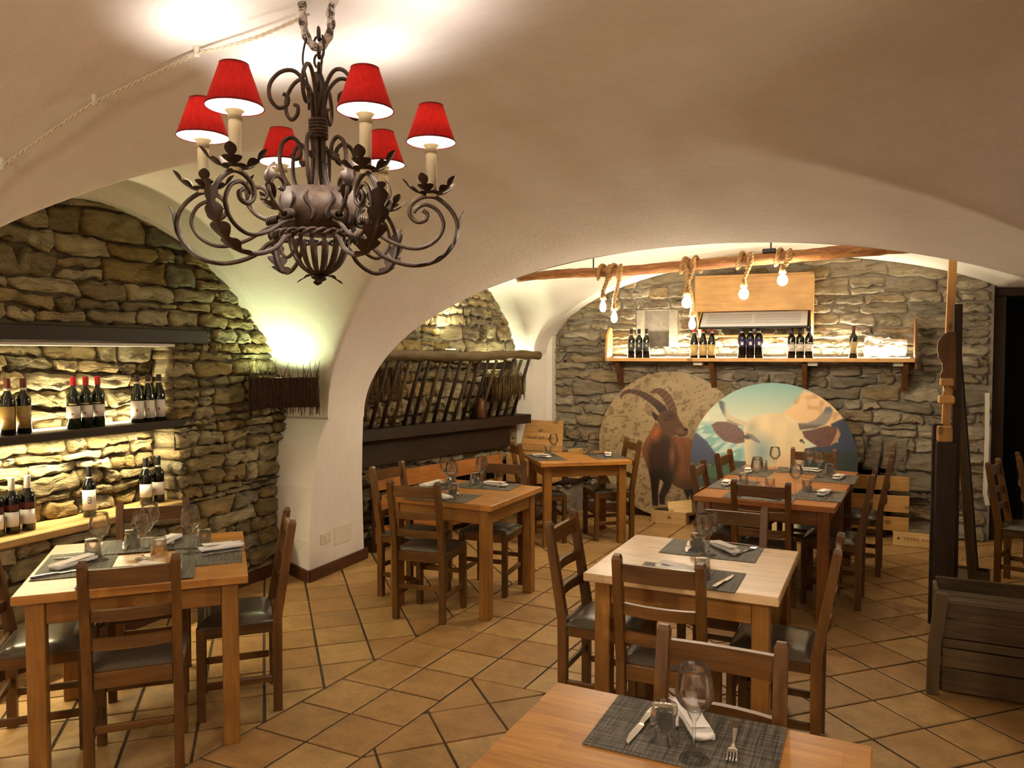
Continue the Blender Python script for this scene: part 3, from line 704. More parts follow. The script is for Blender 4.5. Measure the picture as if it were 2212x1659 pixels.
# ------------------------------------------------------------------ place settings
def glass_mesh(h, rb, rr):
    b0 = h * .46
    pr = [(0, .0), (.034, .0), (.035, .002), (.030, .004), (.010, .009), (.0045, .02), (.0036, h * .25), (.0042, b0 - .012), (.012, b0)]
    for k in range(1, 9):
        t = k / 8; pr.append((rb * math.sin(min(t * 2.1, 1) * math.pi / 2) if t < .48 else rb + (rr - rb) * ((t - .476) / .524) ** 1.3, b0 + (h - b0) * t))
    inner = [(max(r - .0012, .0005), z + (.002 if i == 0 else 0)) for i, (r, z) in enumerate(pr[9:])][::-1]
    return MB().lathe(pr + inner + [(.0, b0 + .006)], 28).mesh('wine_glass', 'glass')
GL = [glass_mesh(.222, .046, .034), glass_mesh(.205, .043, .033)]
TM = MB().lathe([(0, .090), (.030, .090), (.0315, .088), (.033, .072), (.0385, .0), (.0365, .0), (.0315, .066), (.029, .069), (0, .069)], 28).mesh('tumbler', 'glass')
def napkin_mesh():
    m = MB(); n, s = 15, 20; vs = []; fs = []; rg = random.Random(3)
    for i in range(n):
        t = i / (n - 1); y = -.10 + .20 * t; w = .034 - .007 * t; h = .012 + .003 * math.sin(t * 5)
        for k in range(s):
            a = 2 * math.pi * k / s; ca, sa = math.cos(a), math.sin(a)
            vs.append((w * math.copysign(abs(ca) ** .6, ca) + .0012 * math.sin(9 * t + k), y + .004 * math.sin(k * 1.3), .013 + h * math.copysign(abs(sa) ** .8, sa) * .95 + .0018 * math.sin(k * .9 + t * 7)))
    for i in range(n - 1):
        for k in range(s): l = (k + 1) % s; fs.append((i * s + k, i * s + l, (i + 1) * s + l, (i + 1) * s + k))
    fs += [tuple(range(s))[::-1], tuple((n - 1) * s + k for k in range(s))]
    m.add(vs, fs, True)
    m.box((.006, .012, .0275), (.05, .15, .0035), .001, Matrix.Rotation(.06, 4, 'X')); return m.mesh('napkin', 'linen')
NM = napkin_mesh()
MM = B((0, 0, .0015), (.45, .30, .003), .001).mesh('placemat', 'placemat')
def fork_mesh():
    m = MB(); m.bar([(0, -.105, .004), (0, -.06, .006), (0, 0, .004), (0, .035, .006)], [.017, .012, .007, .008], .0025)
    m.bar([(0, .035, .006), (0, .05, .006), (0, .062, .005)], [.008, .024, .025], .002)
    for x in (-.0105, -.0035, .0035, .0105): m.bar([(x, .06, .005), (x, .085, .0035), (x, .108, .007)], [.0042, .0038, .002], .0018)
    return m.mesh('fork', 'steel')
FM = fork_mesh()
def knife_tree():
    t = thing('knife', 'x', 'knife'); MB().bar([(0, -.11, .005), (0, -.06, .006), (0, 0, .005)], [.016, .018, .012], .006).obj('handle', 'steel', t)
    m = MB(); m.prism([(-.009, 0), (.009, 0), (.010, .06), (.004, .10), (-.006, .115), (-.009, .05)], .003, .005); m.obj('blade', 'steel', t); return t
KT = knife_tree(); kfirst = [True]
def simple(name, mesh, label, cat, loc, rz, group):
    o = bpy.data.objects.new(name, mesh); COL.objects.link(o); o.location = loc; o.rotation_euler = (0, 0, rz); return tag(o, label, cat, group)
ZT = .7605
def setting(mx, my, ang, where, g=0, glass=(-.04, .108), tum=(.046, .045), nap=(.0, -.066, 30), knife=(.117, 0, 8), fork=(-.112, -.015, -8), mat=True, dz=0.0):
    a = R(ang); f = (math.cos(a), math.sin(a)); r = (math.sin(a), -math.cos(a)); rz = a - math.pi / 2
    P = lambda x, y, z=ZT + .003: (mx + r[0] * x + f[0] * y, my + r[1] * x + f[1] * y, z + dz)
    if mat: simple('placemat', MM, 'grey woven placemat ' + where, 'placemat', P(0, 0, ZT), rz, 'grey woven placemats')
    if nap: simple('napkin', NM, 'folded white napkin ' + where, 'napkin', P(nap[0], nap[1]), rz + R(nap[2]), 'folded white napkins')
    if fork: simple('fork', FM, 'steel fork ' + where, 'fork', P(fork[0], fork[1]), rz + R(fork[2]), 'steel forks')
    if glass: simple('wine_glass', GL[g], 'stemmed wine glass ' + where, 'wine glass', P(glass[0], glass[1]), 0, 'wine glasses')
    if tum: simple('tumbler', TM, 'upturned water tumbler ' + where, 'glass', P(tum[0], tum[1]), 0, 'upturned water tumblers')
    if knife:
        lb = 'steel table knife ' + where
        if kfirst[0]: kfirst[0] = False; KT['label'] = lb; KT['group'] = 'steel knives'; KT.location = P(knife[0], knife[1]); KT.rotation_euler = (0, 0, rz + R(knife[2]))
        else: copy_tree(KT, lb, P(knife[0], knife[1]), rz + R(knife[2]), 'steel knives')
# nearest table: diner faces the camera
setting(-.346, 1.915, -92, 'on the nearest table', 0, nap=(.0, -.07, 28), knife=(.117, 0, -4), fork=(-.112, -.015, 6))
# pale-topped table
setting(-.577, 3.81, -92, 'at the far side of the pale-topped table', 1, glass=(-.005, .10), tum=(.06, .05), nap=(-.06, -.03, 40), fork=(-.15, -.02, 160))
setting(-.605, 3.315, 88, 'at the near side of the pale-topped table', 1, glass=(.0, .33), tum=(.065, -.01), nap=(-.05, .05, 80), fork=(-.13, .0, -10), knife=(.16, -.02, -12))
# niche table (four places)
c1 = (-2.995, 2.60)
for ang, ds, w, kw in ((134, .275, 'at the camera side of the niche table', dict(glass=(-.007, .257), tum=(.061, .279), nap=(.07, .02, 60), dz=.0032)),
                       (-136, .275, 'at the pillar side of the niche table', dict(glass=(.014, .077), tum=(.133, .019), nap=(.055, -.06, 18), fork=(-.03, -.07, 15))),
                       (-46, .275, 'at the bottle side of the niche table', dict(glass=(-.009, .088), tum=(.075, .05), nap=(-.082, .0, -20), dz=.0032)),
                       (44, .275, 'at the left edge side of the niche table', dict(glass=(-.034, .085), tum=(-.10, .045), nap=(.012, -.015, 46), knife=(.15, -.05, 20)))):
    a = R(ang); setting(c1[0] - ds * math.cos(a), c1[1] - ds * math.sin(a), ang, w, 0, **kw)
# pillar table
setting(-2.46, 4.53, 92, 'at the near side of the pillar table', 0, glass=(.02, .10), tum=(.06, .05), nap=(-.0, -.05, 70))
setting(-2.37, 5.05, -88, 'at the far side of the pillar table', 0, glass=(-.0, .10), tum=(.10, .0), nap=(-.06, -.02, 70))
setting(-2.71, 4.82, -4, 'at the left side of the pillar table', 0, glass=(.0, .13), tum=(-.16, .07), nap=(-.06, -.03, 80))
# small corner table
setting(-2.535, 6.66, 36, 'at the left of the back corner table', 1, glass=(-.06, .10), tum=(-.14, .07), nap=(.0, -.03, -60), knife=(.06, -.07, -75))
setting(-2.06, 6.99, -144, 'at the right of the back corner table', 1, glass=(.06, .10), tum=(.14, .10), nap=(-.02, -.03, 70), fork=(-.08, -.06, 75))
# joined tables
setting(-.50, 5.39, 86, 'at the near end of the joined tables', 1, glass=(-.08, .33), tum=(.02, .28), nap=(.04, -.03, 80))
setting(-.13, 5.60, 175, 'at the near right place of the joined tables', 1, glass=(-.06, .15), tum=(.10, .10), nap=(.03, -.02, 85), fork=(-.06, -.05, 85), dz=.0005)
setting(-.04, 6.40, 175, 'at the far right place of the joined tables', 1, glass=(-.02, .12), tum=(.16, .06), nap=(.0, -.02, 85), fork=(-.06, -.05, 85))
setting(-.72, 5.80, -5, 'at the near left place of the joined tables', 1, glass=(-.06, .15), tum=(-.02, .06), nap=(.02, -.05, -85), knife=(.08, -.05, -85))
setting(-.66, 6.50, -5, 'at the far left place of the joined tables', 1, glass=(-.05, .16), tum=(-.09, .06), nap=(.02, -.03, -85), knife=(.08, -.05, -85))
setting(-.27, 6.72, -92, 'at the far end of the joined tables', 1, glass=(-.04, .20), tum=(.05, .02), nap=(-.02, .02, 70), fork=(.10, .05, 140))

# ------------------------------------------------------------------ wine bottles
BORD = [(0, .0), (.034, .0), (.0375, .004), (.0375, .185), (.034, .205), (.022, .222), (.0155, .236), (.0145, .25), (.0145, .298), (.0155, .299), (.0155, .304), (0, .304)]
BURG = [(0, .0), (.036, .0), (.0395, .005), (.0395, .145), (.037, .17), (.030, .20), (.021, .232), (.0155, .255), (.0145, .298), (.0155, .299), (.0155, .304), (0, .304)]
BMESH = {}
def bottle(label, loc, face, kind='bord', glass='bottle_glass', cap='cap_black', caph=.05, lab='label_white', l0=.045, l1=.125, ring=None, group='bottles', extra=None, s=1.0):
    """face: world angle the label looks to"""
    t = thing('wine_bottle', label, 'bottle', loc, R(face), group); t.scale = (s, s, s)
    pr = BORD if kind == 'bord' else BURG; rb = .0375 if kind == 'bord' else .0395
    def part(nm, key, fn):
        if key not in BMESH: BMESH[key] = fn()
        return MB().obj(nm, None, t, mesh=BMESH[key])
    part('bottle_body', ('b', kind, glass), lambda: MB().lathe(pr, 22).mesh('bottle_body', glass))
    z0 = .304 - caph
    part('capsule', ('c', cap, caph), lambda: MB().lathe([(.0158, z0), (.0162, z0 + .005), (.0166, .3), (.0163, .3055), (0, .306)], 18).mesh('capsule', cap))
    if ring: part('neck_band', ('r', ring, caph), lambda: MB().lathe([(.0155, z0 - .014), (.0168, z0 - .012), (.0168, z0 - .001), (.0155, z0)], 18).mesh('neck_band', ring))
    def lb(): return MB().lathe([(rb + .0002, l0), (rb + .0006, l0), (rb + .0006, l1), (rb + .0002, l1)], 20, arc=(-1.25, 1.25), smooth=True).mesh('label', lab)
    L = part('label', ('l', kind, lab, l0, l1), lb)
    for k, (nm, mat, a0, a1, h0, h1) in enumerate(extra or []):
        q = part(nm, ('x', kind, mat, a0, a1, h0, h1), lambda: MB().lathe([(rb + .0011, h0), (rb + .0011, h1)], 10, arc=(a0, a1)).mesh(nm, mat)); q.parent = L
    return t
XS = -4.165
redx = [('label_print', 'label_cream', -.55, .55, .142, .149), ('crest', 'ink_red', -.15, .15, .083, .093), ('signature', 'ink', -.8, -.7, .098, .118)]
G1 = 'bottles on the lit niche shelf'; G2 = 'bottles on the niche ledge'
for k, y in enumerate((2.775, 2.865)):
    bottle(('leftmost' if k == 0 else 'second from left') + ' gold-label wine bottle on the niche shelf', (XS, y * .989, 1.281), -48, 'bord', cap='cap_dark_red', lab='label_gold', l0=.03, l1=.155, ring='cap_silver', group=G1, extra=[('label_print', 'ink_red', -.4, .4, .085, .095)])
for k, y in enumerate((3.165, 3.252, 3.338)):
    bottle(('left', 'middle', 'right')[k] + ' one of three red-capped bottles on the niche shelf', (XS - .006 * (k - 1), y * .989, 1.281), -46, 'bord', 'bottle_green', cap='cap_red', lab='label_white', l0=.062, l1=.135, group=G1, extra=redx)
for k, y in enumerate((3.63, 3.722, 3.812)):
    bottle(('left', 'middle', 'right')[k] + ' one of three white-label slope-shouldered bottles on the niche shelf', (XS - .004 * k, y * .986, 1.281), -44, 'burg', 'bottle_green', cap='cap_purple', caph=.042, lab='label_white', l0=.025, l1=.14, ring='cap_silver', group=G1, extra=[('crest', 'ink_red', -.1, .15, .07, .09)])
for k, y in enumerate((2.70, 2.785, 2.875)):
    bottle(('leftmost, half hidden', 'middle', 'right')[k] + ' silver-capped bottle on the niche ledge', (XS, y * .989, .741), -48, 'bord', cap='cap_silver', caph=.07, lab='label_white', l0=.04, l1=.12, group=G2, extra=[('label_band', 'cap_wine', -1.2, 1.2, .128, .16)])
bottle('single bottle with an emblem on its white label, niche ledge', (XS, 3.225, .741), -46, 'bord', cap='cap_black', caph=.062, lab='label_white', l0=.045, l1=.165, ring='cap_silver', group=G2,
       extra=[('emblem', 'ink', -.1, -.03, .085, .125), ('emblem', 'ink', -.03, .25, .12, .125), ('emblem', 'ink', -.03, .15, .085, .09), ('emblem', 'ink', .18, .26, .08, .12), ('emblem', 'ink', .32, .40, .085, .125), ('emblem', 'ink', -.03, .12, .105, .109)])
for k, y in enumerate((3.675, 3.775)):
    bottle(('left', 'right')[k] + ' one of two white-label bottles behind a chair, niche ledge', (XS, y * .989, .741), -46, 'bord', cap='cap_black', caph=.06, lab='label_white', l0=.05, l1=.135, ring='cap_silver', group=G2)
# back shelf bottles
YS, ZS = 7.95, 1.682; G3 = 'bottles on the back wall shelf'
for k, x in enumerate((-2.055, -1.972, -1.892)):
    bottle(('left', 'middle', 'right')[k] + ' one of three dark grey-label bottles at the left end of the back shelf', (x, YS, ZS), -80, 'bord', cap='cap_black', lab='label_grey', l0=.07, l1=.16, ring='cap_silver', group=G3, extra=[('crest', 'label_tan', -.25, .25, .115, .14)], s=.99)
for k, x in enumerate((-1.40, -1.31, -1.225)):
    bottle(('left', 'middle', 'right')[k] + ' one of three yellow-label bottles on the back shelf', (x, YS, ZS), -80, 'burg', cap='cap_red', caph=.04, lab='label_cream', l0=.025, l1=.135, ring='cap_silver', group=G3)
for k, x in enumerate((-.93, -.85, -.768)):
    bottle(('left', 'middle', 'right')[k] + ' one of three blue-label bottles on the back shelf', (x, YS, ZS), -80, 'bord', cap='cap_black', caph=.055, lab='label_blue', l0=.10, l1=.18, ring='cap_silver', group=G3, extra=[('crest', 'label_white', -.3, .3, .12, .15)], s=1.06)
for k, x in enumerate((-.465, -.385, -.305)):
    bottle(('left', 'middle', 'right')[k] + ' one of three white-label bottles on the back shelf', (x, YS, ZS), -80, 'bord', cap='cap_black', caph=.05, lab='label_white', l0=.065, l1=.135, group=G3, extra=[('crest', 'ink_red', -.12, .12, .088, .096), ('label_print', 'label_white', -.6, .6, .142, .149)])
bottle('single cream-label bottle at the right end of the back shelf', (.085, YS, ZS), -82, 'bord', cap='cap_wine', caph=.05, lab='label_tan', l0=.045, l1=.155, group=G3)

# ------------------------------------------------------------------ left niche joinery and light strips
tag(BB(-4.34, -4.055, 1.5, 4.08, 1.79, 1.885, .008).obj('lintel_beam', 'dark_y'), 'old dark wooden beam over the bottle niche', 'beam')
struct(BB(-4.30, -4.085, 1.6, 3.82, 1.768, 1.789, .003).obj('trim_2', 'plaster_white'), 'pale plaster strip under the niche beam')
tag(BB(-4.31, -4.075, 1.6, 3.98, 1.232, 1.28, .006).obj('niche_shelf', 'dark_y'), 'dark wooden shelf with bottles across the lit niche', 'shelf')
tag(BB(-4.31, -4.04, 1.6, 3.84, .69, .74, .008).obj('niche_ledge', 'sill_y'), 'broad pale wooden ledge at the bottom of the niche', 'shelf')
LED = (1.0, 0.84, 0.48)
s = thing('light_strip', 'warm light strip lying at the back of the niche shelf', 'light', (-4.228, 2.72, 1.283))
B((0, 0, .004), (.014, 2.1, .008), .002).obj('diffuser', 'led_glow', s); lamp('strip_light', 'AREA', (.006, 0, .014), 19, LED, s, (R(180), R(-12), 0), shape='RECTANGLE', size=.02, size_y=2.1)
s = thing('light_strip', 'warm light strip under the niche shelf', 'light', (-4.215, 2.6, 1.230))
B((0, 0, -.004), (.014, 2.3, .008), .002).obj('diffuser', 'led_glow', s); lamp('strip_light', 'AREA', (0, 0, -.012), 32, LED, s, (0, R(-8), 0), shape='RECTANGLE', size=.02, size_y=2.3)

# ------------------------------------------------------------------ twig baskets with uplights
def basket(label, loc, rz, w, d, h, hay, seed, power, col, tip=.16, spot=None, lx=0.0, ly=0.0):
    t = thing('twig_basket', label, 'wall basket', loc, rz); rg = random.Random(seed)
    m = MB()
    for x0, x1, y0, y1 in ((-w / 2, w / 2, -d / 2 - .004, -d / 2 + .004), (-w / 2, w / 2, d / 2 - .004, d / 2 + .004), (-w / 2 - .004, -w / 2 + .004, -d / 2, d / 2), (w / 2 - .004, w / 2 + .004, -d / 2, d / 2)):
        m.box(((x0 + x1) / 2, (y0 + y1) / 2, -h / 2), (x1 - x0, y1 - y0, h), .001)
    m.box((0, 0, -h + .004), (w, d, .008), .001); m.obj('liner', 'dark_x', t)
    m = MB()
    for k in range(150):
        f = rg.random(); x = (rg.random() - .5) * w * 1.04
        if f < .72: y = -d / 2 - rg.uniform(.004, .018); X = x
        else: X = (w / 2 + rg.uniform(.003, .014)) * rg.choice((-1, 1)); y = (rg.random() - .5) * d
        up = rg.random() < .38; top = rg.uniform(.02, tip) if up else rg.uniform(-.03, .015); bot = -h - (rg.uniform(0, .07) if rg.random() < .5 else rg.uniform(-.03, .01))
        j = lambda q=.012: rg.uniform(-q, q)
        m.tube([(X + j(), y + j(.004), bot), (X + j(), y + j(.004), bot * .5), (X + j(), y, 0), (X + j(.02) + top * rg.uniform(-.3, .3), y + j(.01), top)], [.0022, .003, .0026, .0009], 5)
    q = m.obj('twigs', 'hay' if hay else 'twig', t); q['kind'] = 'stuff'
    u = MB().lathe([(0, 0), (.035, 0), (.045, .05), (.043, .05), (.03, .008), (0, .008)], 16, Matrix.Translation((lx, ly, -.075))).obj('lamp_cup', 'heater_black', t)
    MB().lathe([(0, .035), (.03, .035), (.032, .03), (0, .03)], 14, Matrix.Translation((lx, ly, -.075))).obj('lamp_disc', 'uplight_glow', t)
    lamp('uplight', 'SPOT', (lx, ly, -.012), power, col, t, spot or (R(180), 0, 0), spot_size=R(160), spot_blend=.8, shadow_soft_size=.035)
    return t
GRN = (0.80, 1.0, 0.52)
basket('dark twig basket hiding an uplight in the corner by the white pillar', (-3.83, 4.60, 1.545), R(39), .46, .13, .22, False, 4, 16, GRN, lx=-.05, ly=.012)
p = mapW(2.02, 1.49, .17); basket('straw-covered basket with an uplight at the right end of the hay rack', p, R(74), .44, .15, .19, True, 7, 22, (.95, 1.0, .62), .10)
p = mapW(.33, 1.60, .17); basket('straw-covered basket half hidden behind the pillar at the hay rack', p, R(74), .34, .15, .22, True, 9, 8, (.95, 1.0, .62), .10)

# ------------------------------------------------------------------ hay rack (manger)
mg = thing('hay_rack', 'old dark wooden hay rack with slanting bars on the far stone wall', 'hay rack')
def L3(u, d, z): return Vector(mapW(u, z, d))
rg = random.Random(2)
pth = [L3(u, .36 + .01 * math.sin(u * 5), 1.705 + .008 * math.sin(u * 4)) for u in lin(.1, 2.36, 22)]
MB().tube(pth, [.046 + .006 * math.sin(i * 1.7) for i in range(len(pth))], 12).obj('top_rail', 'old_y', mg)
m = MB(); m.bar([L3(.02, .12, 1.03), L3(2.42, .12, 1.03)], .17, .095); m.obj('bottom_beam', 'dark_y', mg)
for k in range(17):
    u = .12 + k * .1295 + rg.uniform(-.01, .01); ub = u + .0
    a, b = L3(ub, .12, 1.06), L3(ub + .02 + rg.uniform(-.01, .012), .35, 1.70); mid = a.lerp(b, .5) + Vector((rg.uniform(-.006, .006), rg.uniform(-.006, .006), 0))
    MB().tube([a, mid, b], [.019, .0185, .016], 8).obj('rack_bar', 'dark_z' if k % 3 else 'old_z', mg)
m = MB(); m.bar([L3(1.55, .18, 1.60), L3(2.1, .18, 1.60)], .05, .07); m.obj('brace', 'dark_y', mg)
m = MB(); m.bar([L3(.0, .06, .865), L3(2.2, .06, .865)], .07, .235); tag(m.obj('dark_beam', 'dark_y'), 'broad blackened beam on the wall under the hay rack', 'beam')
# small flat lamp on the rack's top rail
p = L3(1.18, .20, 1.765); s = thing('flat_uplight', 'small flat round uplight resting on the hay rack top', 'light', p)
MB().lathe([(0, -.012), (.05, -.012), (.055, -.004), (.055, .0), (0, .0)], 18).obj('housing', 'plastic_white', s)
MB().lathe([(0, .003), (.046, .003), (.048, 0)], 18).obj('diffuser', 'uplight_glow', s)
lamp('uplight', 'SPOT', (0, 0, .03), 46, (1.0, .98, .66), s, (R(180), R(14), R(15)), spot_size=R(130), spot_blend=.7, shadow_soft_size=.04)
# cowbell
p = L3(1.66, .15, 1.08); s = thing('cowbell', 'bronze cowbell standing behind the hay rack bars', 'bell', p); s.scale = (.8, .8, .8)
MB().lathe([(.07, 0), (.085, .0), (.088, .02), (.08, .12), (.075, .2), (.06, .25), (.0, .262)], 22).obj('bell_body', 'bronze', s)
MB().tube(spline([(-.035, 0, .25), (-.03, 0, .30), (0, 0, .315), (.03, 0, .30), (.035, 0, .25)], 5), .007, 8).obj('bell_loop', 'iron', s)
# slatted radiator cover
rc = thing('radiator_cover', 'slatted orange wood radiator cover under the dark beam', 'radiator cover')
for z0, z1, mt in ((.54, .69, 'orange_y'), (.30, .45, 'orange_y'), (.08, .22, 'orange_y')):
    m = MB(); m.bar([L3(.28, .16, (z0 + z1) / 2), L3(1.98, .16, (z0 + z1) / 2)], .022, z1 - z0); m.obj('board', mt, rc)
for u in (.30, 1.14, 1.96):
    m = MB(); m.bar([L3(u, .135, .0), L3(u, .135, .69)], .05, .03, up=(0, 1, 0)); m.obj('upright', 'brown_z', rc)
ra = thing('radiator', 'black finned radiator behind the orange boards', 'radiator')
for k in range(26):
    m = MB(); u = .36 + k * .062; m.bar([L3(u, .085, .12), L3(u, .085, .60)], .05, .028, up=(0, 1, 0)); m.obj('fin', 'heater_black', ra)
# corner bench and open wine case
bn = thing('corner_bench', 'low dark bench board on stones in the back left corner', 'bench')
m = MB(); m.prism([(-3.42, 7.35), (-3.05, 7.40), (-2.62, 7.80), (-2.55, 8.11), (-3.2, 8.11)], .345, .375); m.obj('bench_board', 'dark_x', bn)
m = MB(); m.prism([(-3.45, 7.45), (-3.02, 7.48), (-2.68, 7.84), (-2.62, 8.11), (-3.2, 8.11)], 0, .344); m.obj('bench_base', 'mortar_back', bn)
def mapN(u, v, d): a, b = Vector((-3.02, 7.48)), Vector((-2.68, 7.84)); t_ = (b - a).normalized(); n_ = Vector((t_.y, -t_.x)); q = a + t_ * u + n_ * d; return (q.x, q.y, v)
lay_stones(bn, 'stone_back', mapN, stone_cells(0, .495, 0.01, .34, rng, (.1, .16), (.16, .3), .2), rng)
wc = thing('wine_case', 'open pine wine case with printed lid in the back left corner', 'wine case', (-3.0, 7.56, .376), R(-3))
for c, d, nm in (((0, -.16, .145), (.50, .012, .29), 'front_board'), ((0, .16, .145), (.50, .012, .29), 'rear_board'), ((-.244, 0, .145), (.012, .31, .29), 'end_board'), ((.244, 0, .145), (.012, .31, .29), 'end_board'), ((0, 0, .006), (.48, .31, .012), 'floor_board')):
    B(c, d, .002).obj(nm, 'pine_x', wc)
lid = thing('lid', '', '', (-.0, .172, .30)); lid.parent = wc; del lid['category']; lid['label'] = 'upright pine lid with dark script lettering and a small animal mark'; lid.rotation_euler = (R(-6), 0, 0)
for k in range(5): B((0, 0, .032 + k * .066), (.50, .012, .0645), .002).obj('lid_board', 'pine_x', lid)
text('lettering', 'Fratelli della Lega', .058, 'ink_brown', lid, (-.02, -.0075, .14), (R(90), 0, 0), .35, .95, .82)
m = MB(); m.prism([(-.024, -.004), (-.018, .010), (.012, .008), (.022, .018), (.028, .014), (.020, .006), (.016, -.012), (.011, -.012), (.010, 0), (-.012, 0), (-.016, -.012), (-.021, -.012)], 0, .0006, Matrix.Translation((-.01, -.0066, .215)) @ Matrix.Rotation(R(90), 4, 'X')); m.obj('animal_mark', 'ink', lid)
tag(BB(-2.73, -2.60, 7.86, 8.02, .376, .69, .004).obj('pine_board', 'crate_z'), 'short pale pine board standing right of the open wine case', 'board')

# ------------------------------------------------------------------ back wall shelf, brackets, strip light
sh = thing('wall_shelf', 'long pine shelf with bottles across the back stone wall', 'shelf')
BB(-2.30, .60, 7.86, 8.12, 1.645, 1.68, .003).obj('shelf_board', 'pine_x', sh)
for x, y0, s_ in ((-2.31, 7.88, -1), (.61, 7.90, 1)):
    m = MB(); m.prism([(0, 0), (.22, 0), (.22, .30), (.20, .345), (.15, .36), (.10, .33), (.03, .26), (0, .10)] if s_ < 0 else [(0, -.06), (.2, -.06), (.2, .40), (.06, .40), (0, .32)], -.011, .011, Matrix.Translation((x, y0 + .0, 1.645)) @ Matrix(((0, 0, 1, 0), (1, 0, 0, 0), (0, 1, 0, 0), (0, 0, 0, 1))))
    m.obj('shelf_end', 'pine_z' if s_ < 0 else 'brown_z', sh)
for x in (-2.20, -1.22, -.345, .53):
    m = MB(); m.bar([(x, 8.10, 1.36), (x, 8.10, 1.64)], .05, .03, up=(0, 1, 0)); m.bar([(x - .0, 8.09, 1.40), (x, 8.03, 1.48), (x, 7.92, 1.635)], .05, .045, up=(1, 0, 0)); m.obj('bracket', 'brown_z', sh)
for x in (-1.36, -.27, .47): B((x, 7.98, 1.625), (.09, .10, .035), .002).obj('clip', 'plastic_white', sh)
s = thing('light_strip', 'warm light strip along the back of the long pine shelf', 'light', (-.85, 8.045, 1.683))
B((0, 0, .004), (2.84, .014, .008), .002).obj('diffuser', 'led_glow', s); lamp('strip_light', 'AREA', (0, -.006, .014), 42, (1.0, .88, .62), s, (R(180 + 10), 0, 0), shape='RECTANGLE', size=2.84, size_y=.02)
# crumpled foil sheet leaning at the right end
m = MB(); n = 10; vs = []; fs = []; rg = random.Random(8)
for j in range(n + 1):
    for i in range(n + 1): vs.append((.18 + .36 * i / n + rg.uniform(-.01, .01), 8.085 - .03 * rg.random(), 1.70 + .2 * j / n * (1 - .25 * (i / n)) + rg.uniform(-.01, .01)))
for j in range(n):
    for i in range(n): a = j * (n + 1) + i; fs.append((a, a + 1, a + n + 2, a + n + 1))
m.add(vs, fs, False); tag(m.obj('crumpled_wrap', 'foil'), 'crumpled clear wrap against the stones at the shelf right end', 'wrap')

# ------------------------------------------------------------------ infrared heater in a pine box
ht = thing('wall_heater', 'white slotted wall heater in a pine box above the back shelf', 'heater')
X0, X1, YF = -1.37, -.27, 7.80
BB(X0, X1, YF, YF + .022, 2.14, 2.475, .003).obj('front_panel', 'pine_x', ht)
BB(X0, X1, YF, 8.12, 2.475, 2.497, .003).obj('top_panel', 'pine_x', ht)
for x in (X0 + .011, X1 - .011):
    m = MB(); m.prism([(YF + .022, 2.14), (YF + .022, 2.475), (8.12, 2.475), (8.12, 1.90), (8.06, 1.90)], -.011, .011, Matrix.Translation((x, 0, 0)) @ Matrix(((0, 0, 1, 0), (1, 0, 0, 0), (0, 1, 0, 0), (0, 0, 0, 1)))); m.obj('side_panel', 'pine_z', ht)
HM = Matrix.Translation(((X0 + X1) / 2, 7.92, 2.055)) @ Matrix.Rotation(R(-52), 4, 'X')
B((0, 0, 0), (1.04, .02, .27), .004, HM).obj('heater_frame', 'heater_black', ht)
hp = B((0, -.014, .0), (1.0, .014, .235), .004, HM).obj('heater_panel', 'heater_white', ht)
slot = MB()
for r, z in enumerate((-.066, -.024, .018, .060)):
    for k in range(64):
        x = -.425 + k * .0133 + (.03 if k >= 32 else -.0)
        slot.box((x - .01, -.0215, z), (.0042, .002, .03), .0005, HM @ Matrix.Rotation(0, 4, 'X'))
so = slot.obj('heater_slots', 'heater_slot', hp); so['kind'] = 'stuff'
BB(-1.45, -.20, 8.06, 8.12, 1.895, 1.915, .002).obj('mount_rail', 'pine_x', ht)

# ------------------------------------------------------------------ log with rope pendants
pp = spline([(-2.62, 6.2, 2.385), (-2.2, 6.21, 2.405), (-1.75, 6.19, 2.40), (-1.1, 6.2, 2.425), (-.4, 6.2, 2.455), (.05, 6.21, 2.478), (.46, 6.2, 2.49)], 8)
rg = random.Random(6); lg = thing('hanging_log', 'long knotty log hung under the far vault', 'log')
MB().tube(pp, [(.036 + .014 * i / len(pp)) * rg.uniform(.92, 1.08) for i in range(len(pp))], 12).obj('log_pole', 'log', lg)
for x, z in ((-1.93, 2.42), (.33, 2.50), (-.52, 2.46)): MB().tube([(x, 6.2, z), (x, 6.2, z_back(x, 6.2) + .01)], .006, 6).obj('hanger', 'iron', lg)
B((-.53, 6.2, 2.505), (.10, .07, .035), .006).obj('junction_box', 'heater_black', lg)
def rope3(path, r):
    m = MB(); P = spline(path, 10); L = 0; frames = []
    N = None
    for i, p in enumerate(P):
        t_ = (P[min(i + 1, len(P) - 1)] - P[max(i - 1, 0)]).normalized()
        N = t_.orthogonal().normalized() if N is None else (N - t_ * N.dot(t_)).normalized()
        if i: L += (P[i] - P[i - 1]).length
        frames.append((p, N.copy(), t_.cross(N), L))
    for k in range(3):
        pt = []
        for p, a, b, l in frames: w = l / (r * 5.2) * 2 * math.pi + k * 2.0944; pt.append(p + (a * math.cos(w) + b * math.sin(w)) * r * .52)
        m.tube(pt, r * .55, 6)
    return m
BULB = [(.0, -.105), (.010, -.104), (.020, -.096), (.026, -.080), (.027, -.068), (.023, -.048), (.015, -.026), (.012, -.010), (.012, .0)]
GLOBE = [(.0, -.10), (.014, -.098), (.028, -.088), (.037, -.068), (.037, -.052), (.028, -.030), (.015, -.014), (.013, 0)]
